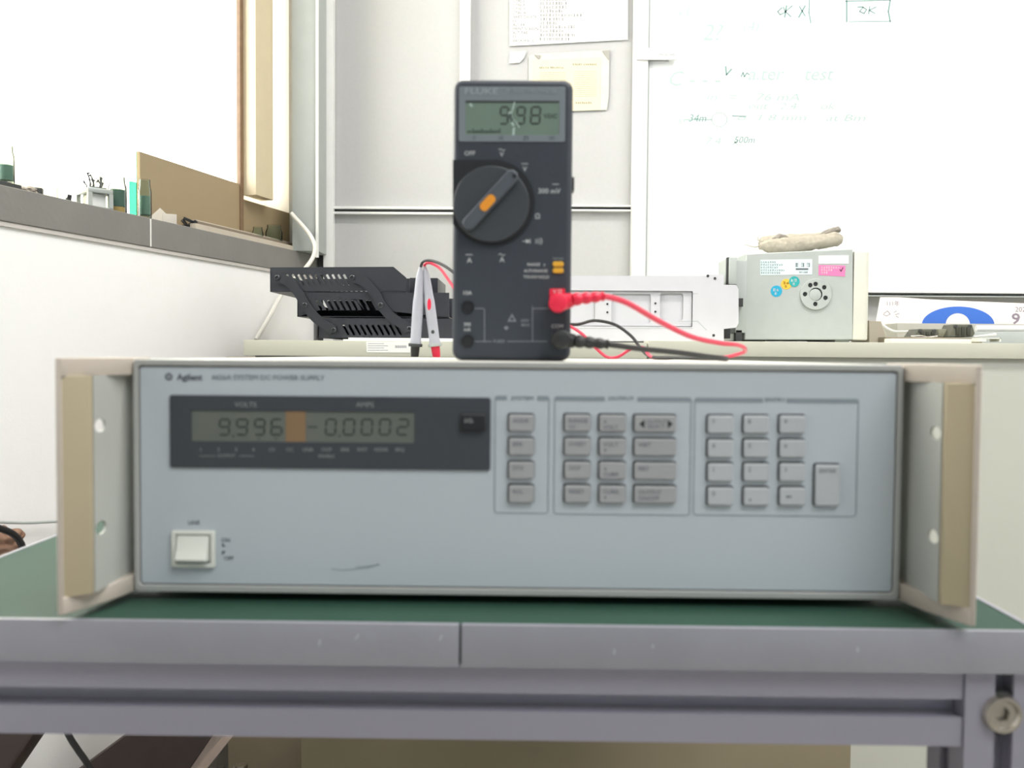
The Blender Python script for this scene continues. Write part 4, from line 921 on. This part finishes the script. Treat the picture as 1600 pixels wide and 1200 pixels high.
# framed coil
c = on_sill(147, -.034); tf = empty('transformer', c, 'metal framed coil with wires sticking up on the sill', 'transformer')
T = Matrix.Translation(c) @ Matrix.Rotation(-0.75, 4, 'Z')
h = 0.023; b = MB(); b.box(-.026, .026, -.018, .018, h, h+.007, .001, T); 
for x in (-.023, .023):
    for y in (-.015, .015): b.box(x-.003, x+.003, y-.003, y+.003, 0, h, 0, T)
b.box(-.026, .026, -.018, .018, 0, .003, .0005, T); b.build('frame', mat('zinc', (168, 174, 172), 0.4, 0.6, var=.2), tf)
b = MB(); b.box(-.017, .017, -.011, .011, .003, h, .002, T); b.build('coil', mat('coil_wrap', (222, 224, 222), 0.5), tf)
b = MB(); b.box(-.019, .018, -.012, .012, h+.007, h+.010, .001, T)
random.seed(4)
for k in range(9):
    p = T @ Vector((random.uniform(-.015, .016), random.uniform(-.01, .01), h+.009)); q = p+Vector((random.uniform(-.006, .006), random.uniform(-.006, .006), random.uniform(.008, .022)))
    b.tube([p, p.lerp(q, .5)+Vector((.002, 0, 0)), q, q+Vector((random.uniform(-.004, .004), 0, random.uniform(-.003, .004)))], .0011, 6, 4); b.blob(q, (.0017, .0017, .0022), amp=.2, sub=1)
b.build('terminals', mat('terminal_grey', (62, 68, 68), 0.6), tf)
b = MB(); p = c+Vector((.004, 0, h+.01)); q = WLp(165, 245, -.034); b.tube([p, p.lerp(q, .5), q], .0005, 6, 3); b.blob(q, (.0014, .0014, .0018), amp=0, sub=1); b.build('wire', m_grey, tf)
jar(170, 197, 277, -.034, 'glass jar holding a dark green label beside the metal framed coil', m_gd, .22, .66, base=mat('orange_base', (206, 162, 104), .7))
jar(216, 236, 281, -.032, 'glass jar with green contents right of the upright glass pane', m_gp, .15, .6)
thing('crumpled_paper', 'crumpled white paper scrap on the sill', 'paper scrap', mat('scrap', (196, 190, 182), .7), lambda b: (b.box(-.012, .010, -.008, .008, -.001, .020, .001, Matrix.Translation(on_sill(266, -.03)) @ Matrix.Rotation(.4, 4, 'Z')), b.plate([(-.022, 0), (.006, 0), (.004, .02), (-.006, .030), (-.020, .016)], -.001, .001, Matrix.Translation(on_sill(256, -.036)) @ Matrix.Rotation(0.2, 4, 'Z') @ Matrix.Rotation(PI/2, 4, 'X'))))
bc = on_sill(294, -.025)
def clips(b):
    for k, (dx, dz, a) in enumerate(((0, .004, .2), (.006, .010, -.5), (-.004, .009, .9), (.002, .016, .4))):
        b.box(-.010, .010, -.004, .004, -.0025, .0025, .0008, Matrix.Translation(bc+Vector((dx, 0, dz))) @ Matrix.Rotation(a, 4, 'Y'))
thing('binder_clip', 'black binder clip lying at the head of the long slats', 'clip', m_black, clips)
m_slat = mat('slat_wood', (196, 186, 170), .5, var=.12); m_slat2 = mat('slat_dark', (132, 120, 104), .5, var=.12)
for k, (x0, x1, v, dz, m, lab) in enumerate(((306, 478, -.006, 0.004, m_slat, 'pale slat nearest the sill edge'), (306, 470, -.024, 0.013, m_slat2, 'dark brown slat behind the front pale one on the sill'), (306, 468, -.042, 0.019, m_slat, 'pale slat on top at the back of the slat pile'))):
    u0 = wl([(x0, 350)], v)[0][0]; u1 = min(wl([(x1, 380)], v)[0][0], -0.02)
    b = MB(); b.plate([(u0, SZ1+dz*0+.0), (u1, SZ1), (u1, SZ1+.006+dz), (u0, SZ1+.006+dz)], v-.012, v, MW(), bev=.0008); tag(b.build('slat', m), lab, 'slat', 'slats on the sill')
jar(415, 441, 352, -.045, 'clear glass tumbler near the corner of the sill', cat='glass', name='glass_tumbler')
jar(394, 411, 355, -.047, 'shorter clear glass left of the corner tumbler', cat='glass', name='glass_tumbler')
thing('cable_clip', 'little black clip in the sill corner beside the white cable', 'clip', m_black, lambda b: b.box(-.008, .004, -.004, .004, 0, .010, .001, Matrix.Translation(on_sill(478, -.02))))

# ------------------------------------------------------------------ cables and low things
m_wc = mat('white_cable', (232, 230, 222), .5)
def cable(label, pts, r, m, cat='cable'): 
    b = MB(); b.tube(pts, r, 10, 8); return tag(b.build('cable', m), label, cat)
cable('white cable hanging from the window corner down behind the file tray', [W(455, 333, 1.788), W(462, 341, 1.785), W(474, 354, 1.78), W(486, 370, 1.76), W(492, 386, 1.74), W(489, 402, 1.73), W(478, 418, 1.715), W(460, 436, 1.71), W(440, 460, 1.70), W(422, 493, 1.65), W(400, 531, 1.6)], .0042, m_wc)
cable('thin grey wire running along the low window wall', [WLp(-60, 812, .01), WLp(0, 816, .01), WLp(45, 817, .01), WLp(90, 815, .01), WLp(200, 810, .01)], .0018, m_grey, 'wire')
bp = Vector(WLp(2, 852, .015))
thing('brown_pouch', 'brown pouch hanging low beside the left bench edge', 'pouch', mat('pouch_brown', (150, 118, 98), .8, var=.3), lambda b: b.blob(bp, (.026, .02, .022), amp=.2, seed=4, sub=5))
cable('black cable curving over the brown pouch', [WLp(-60, 800, .05), WLp(-10, 822, .05), WLp(18, 833, .05), WLp(32, 848, .05), WLp(38, 870, .05), WLp(42, 905, .05)], .0042, m_blackc)
cable('black cable dropping below the bench rail at the left', [W(90, 1110, .95), W(108, 1150, .95), W(122, 1172, .95), W(140, 1200, .95), W(165, 1260, .95)], .0035, m_blackc)
m_db = mat('dark_board', (74, 62, 58), .7, var=.15); m_pw = mat('pink_wood', (244, 224, 212), .6, var=.1, scale=40)
thing('dark_crate', 'dark brown board leaning in the shade under the bench', 'board', m_db, lambda b: b.plate([(x, z) for x, z in pl([(196, 1150), (330, 1150), (262, 1250), (262, 2010), (30, 2010), (60, 1250)], 1.16)], -.03, 0, MF(1.16)))
for k, (x0, lab) in enumerate(((331, 'left plank leaning by the dark board under the bench'), (348, 'right plank leaning by the dark board under the bench'))):
    thing('plank', lab, 'plank', m_pw, lambda b: b.plate(pl([(x0, 1150), (x0+16, 1150), (x0-40, 1220), (x0-360, 1640), (x0-376, 1640), (x0-58, 1220)], 1.19+.02*k), -.012, 0, MF(1.19+.02*k)), 'planks under the bench')
thing('steel_pin', 'steel round pin end poking up beside the planks', 'pin', m_steel, lambda b: b.tube([W(376, 1194, 1.25), W(380, 1300, 1.25)], .010, 16, 0))
thing('dark_bag', 'dark bag at the lower left corner under the bench', 'bag', m_db, lambda b: b.plate(pl([(-80, 1140), (58, 1140), (-10, 1240), (-80, 1240)], 1.0), -.05, 0, MF(1.0), bev=.004))
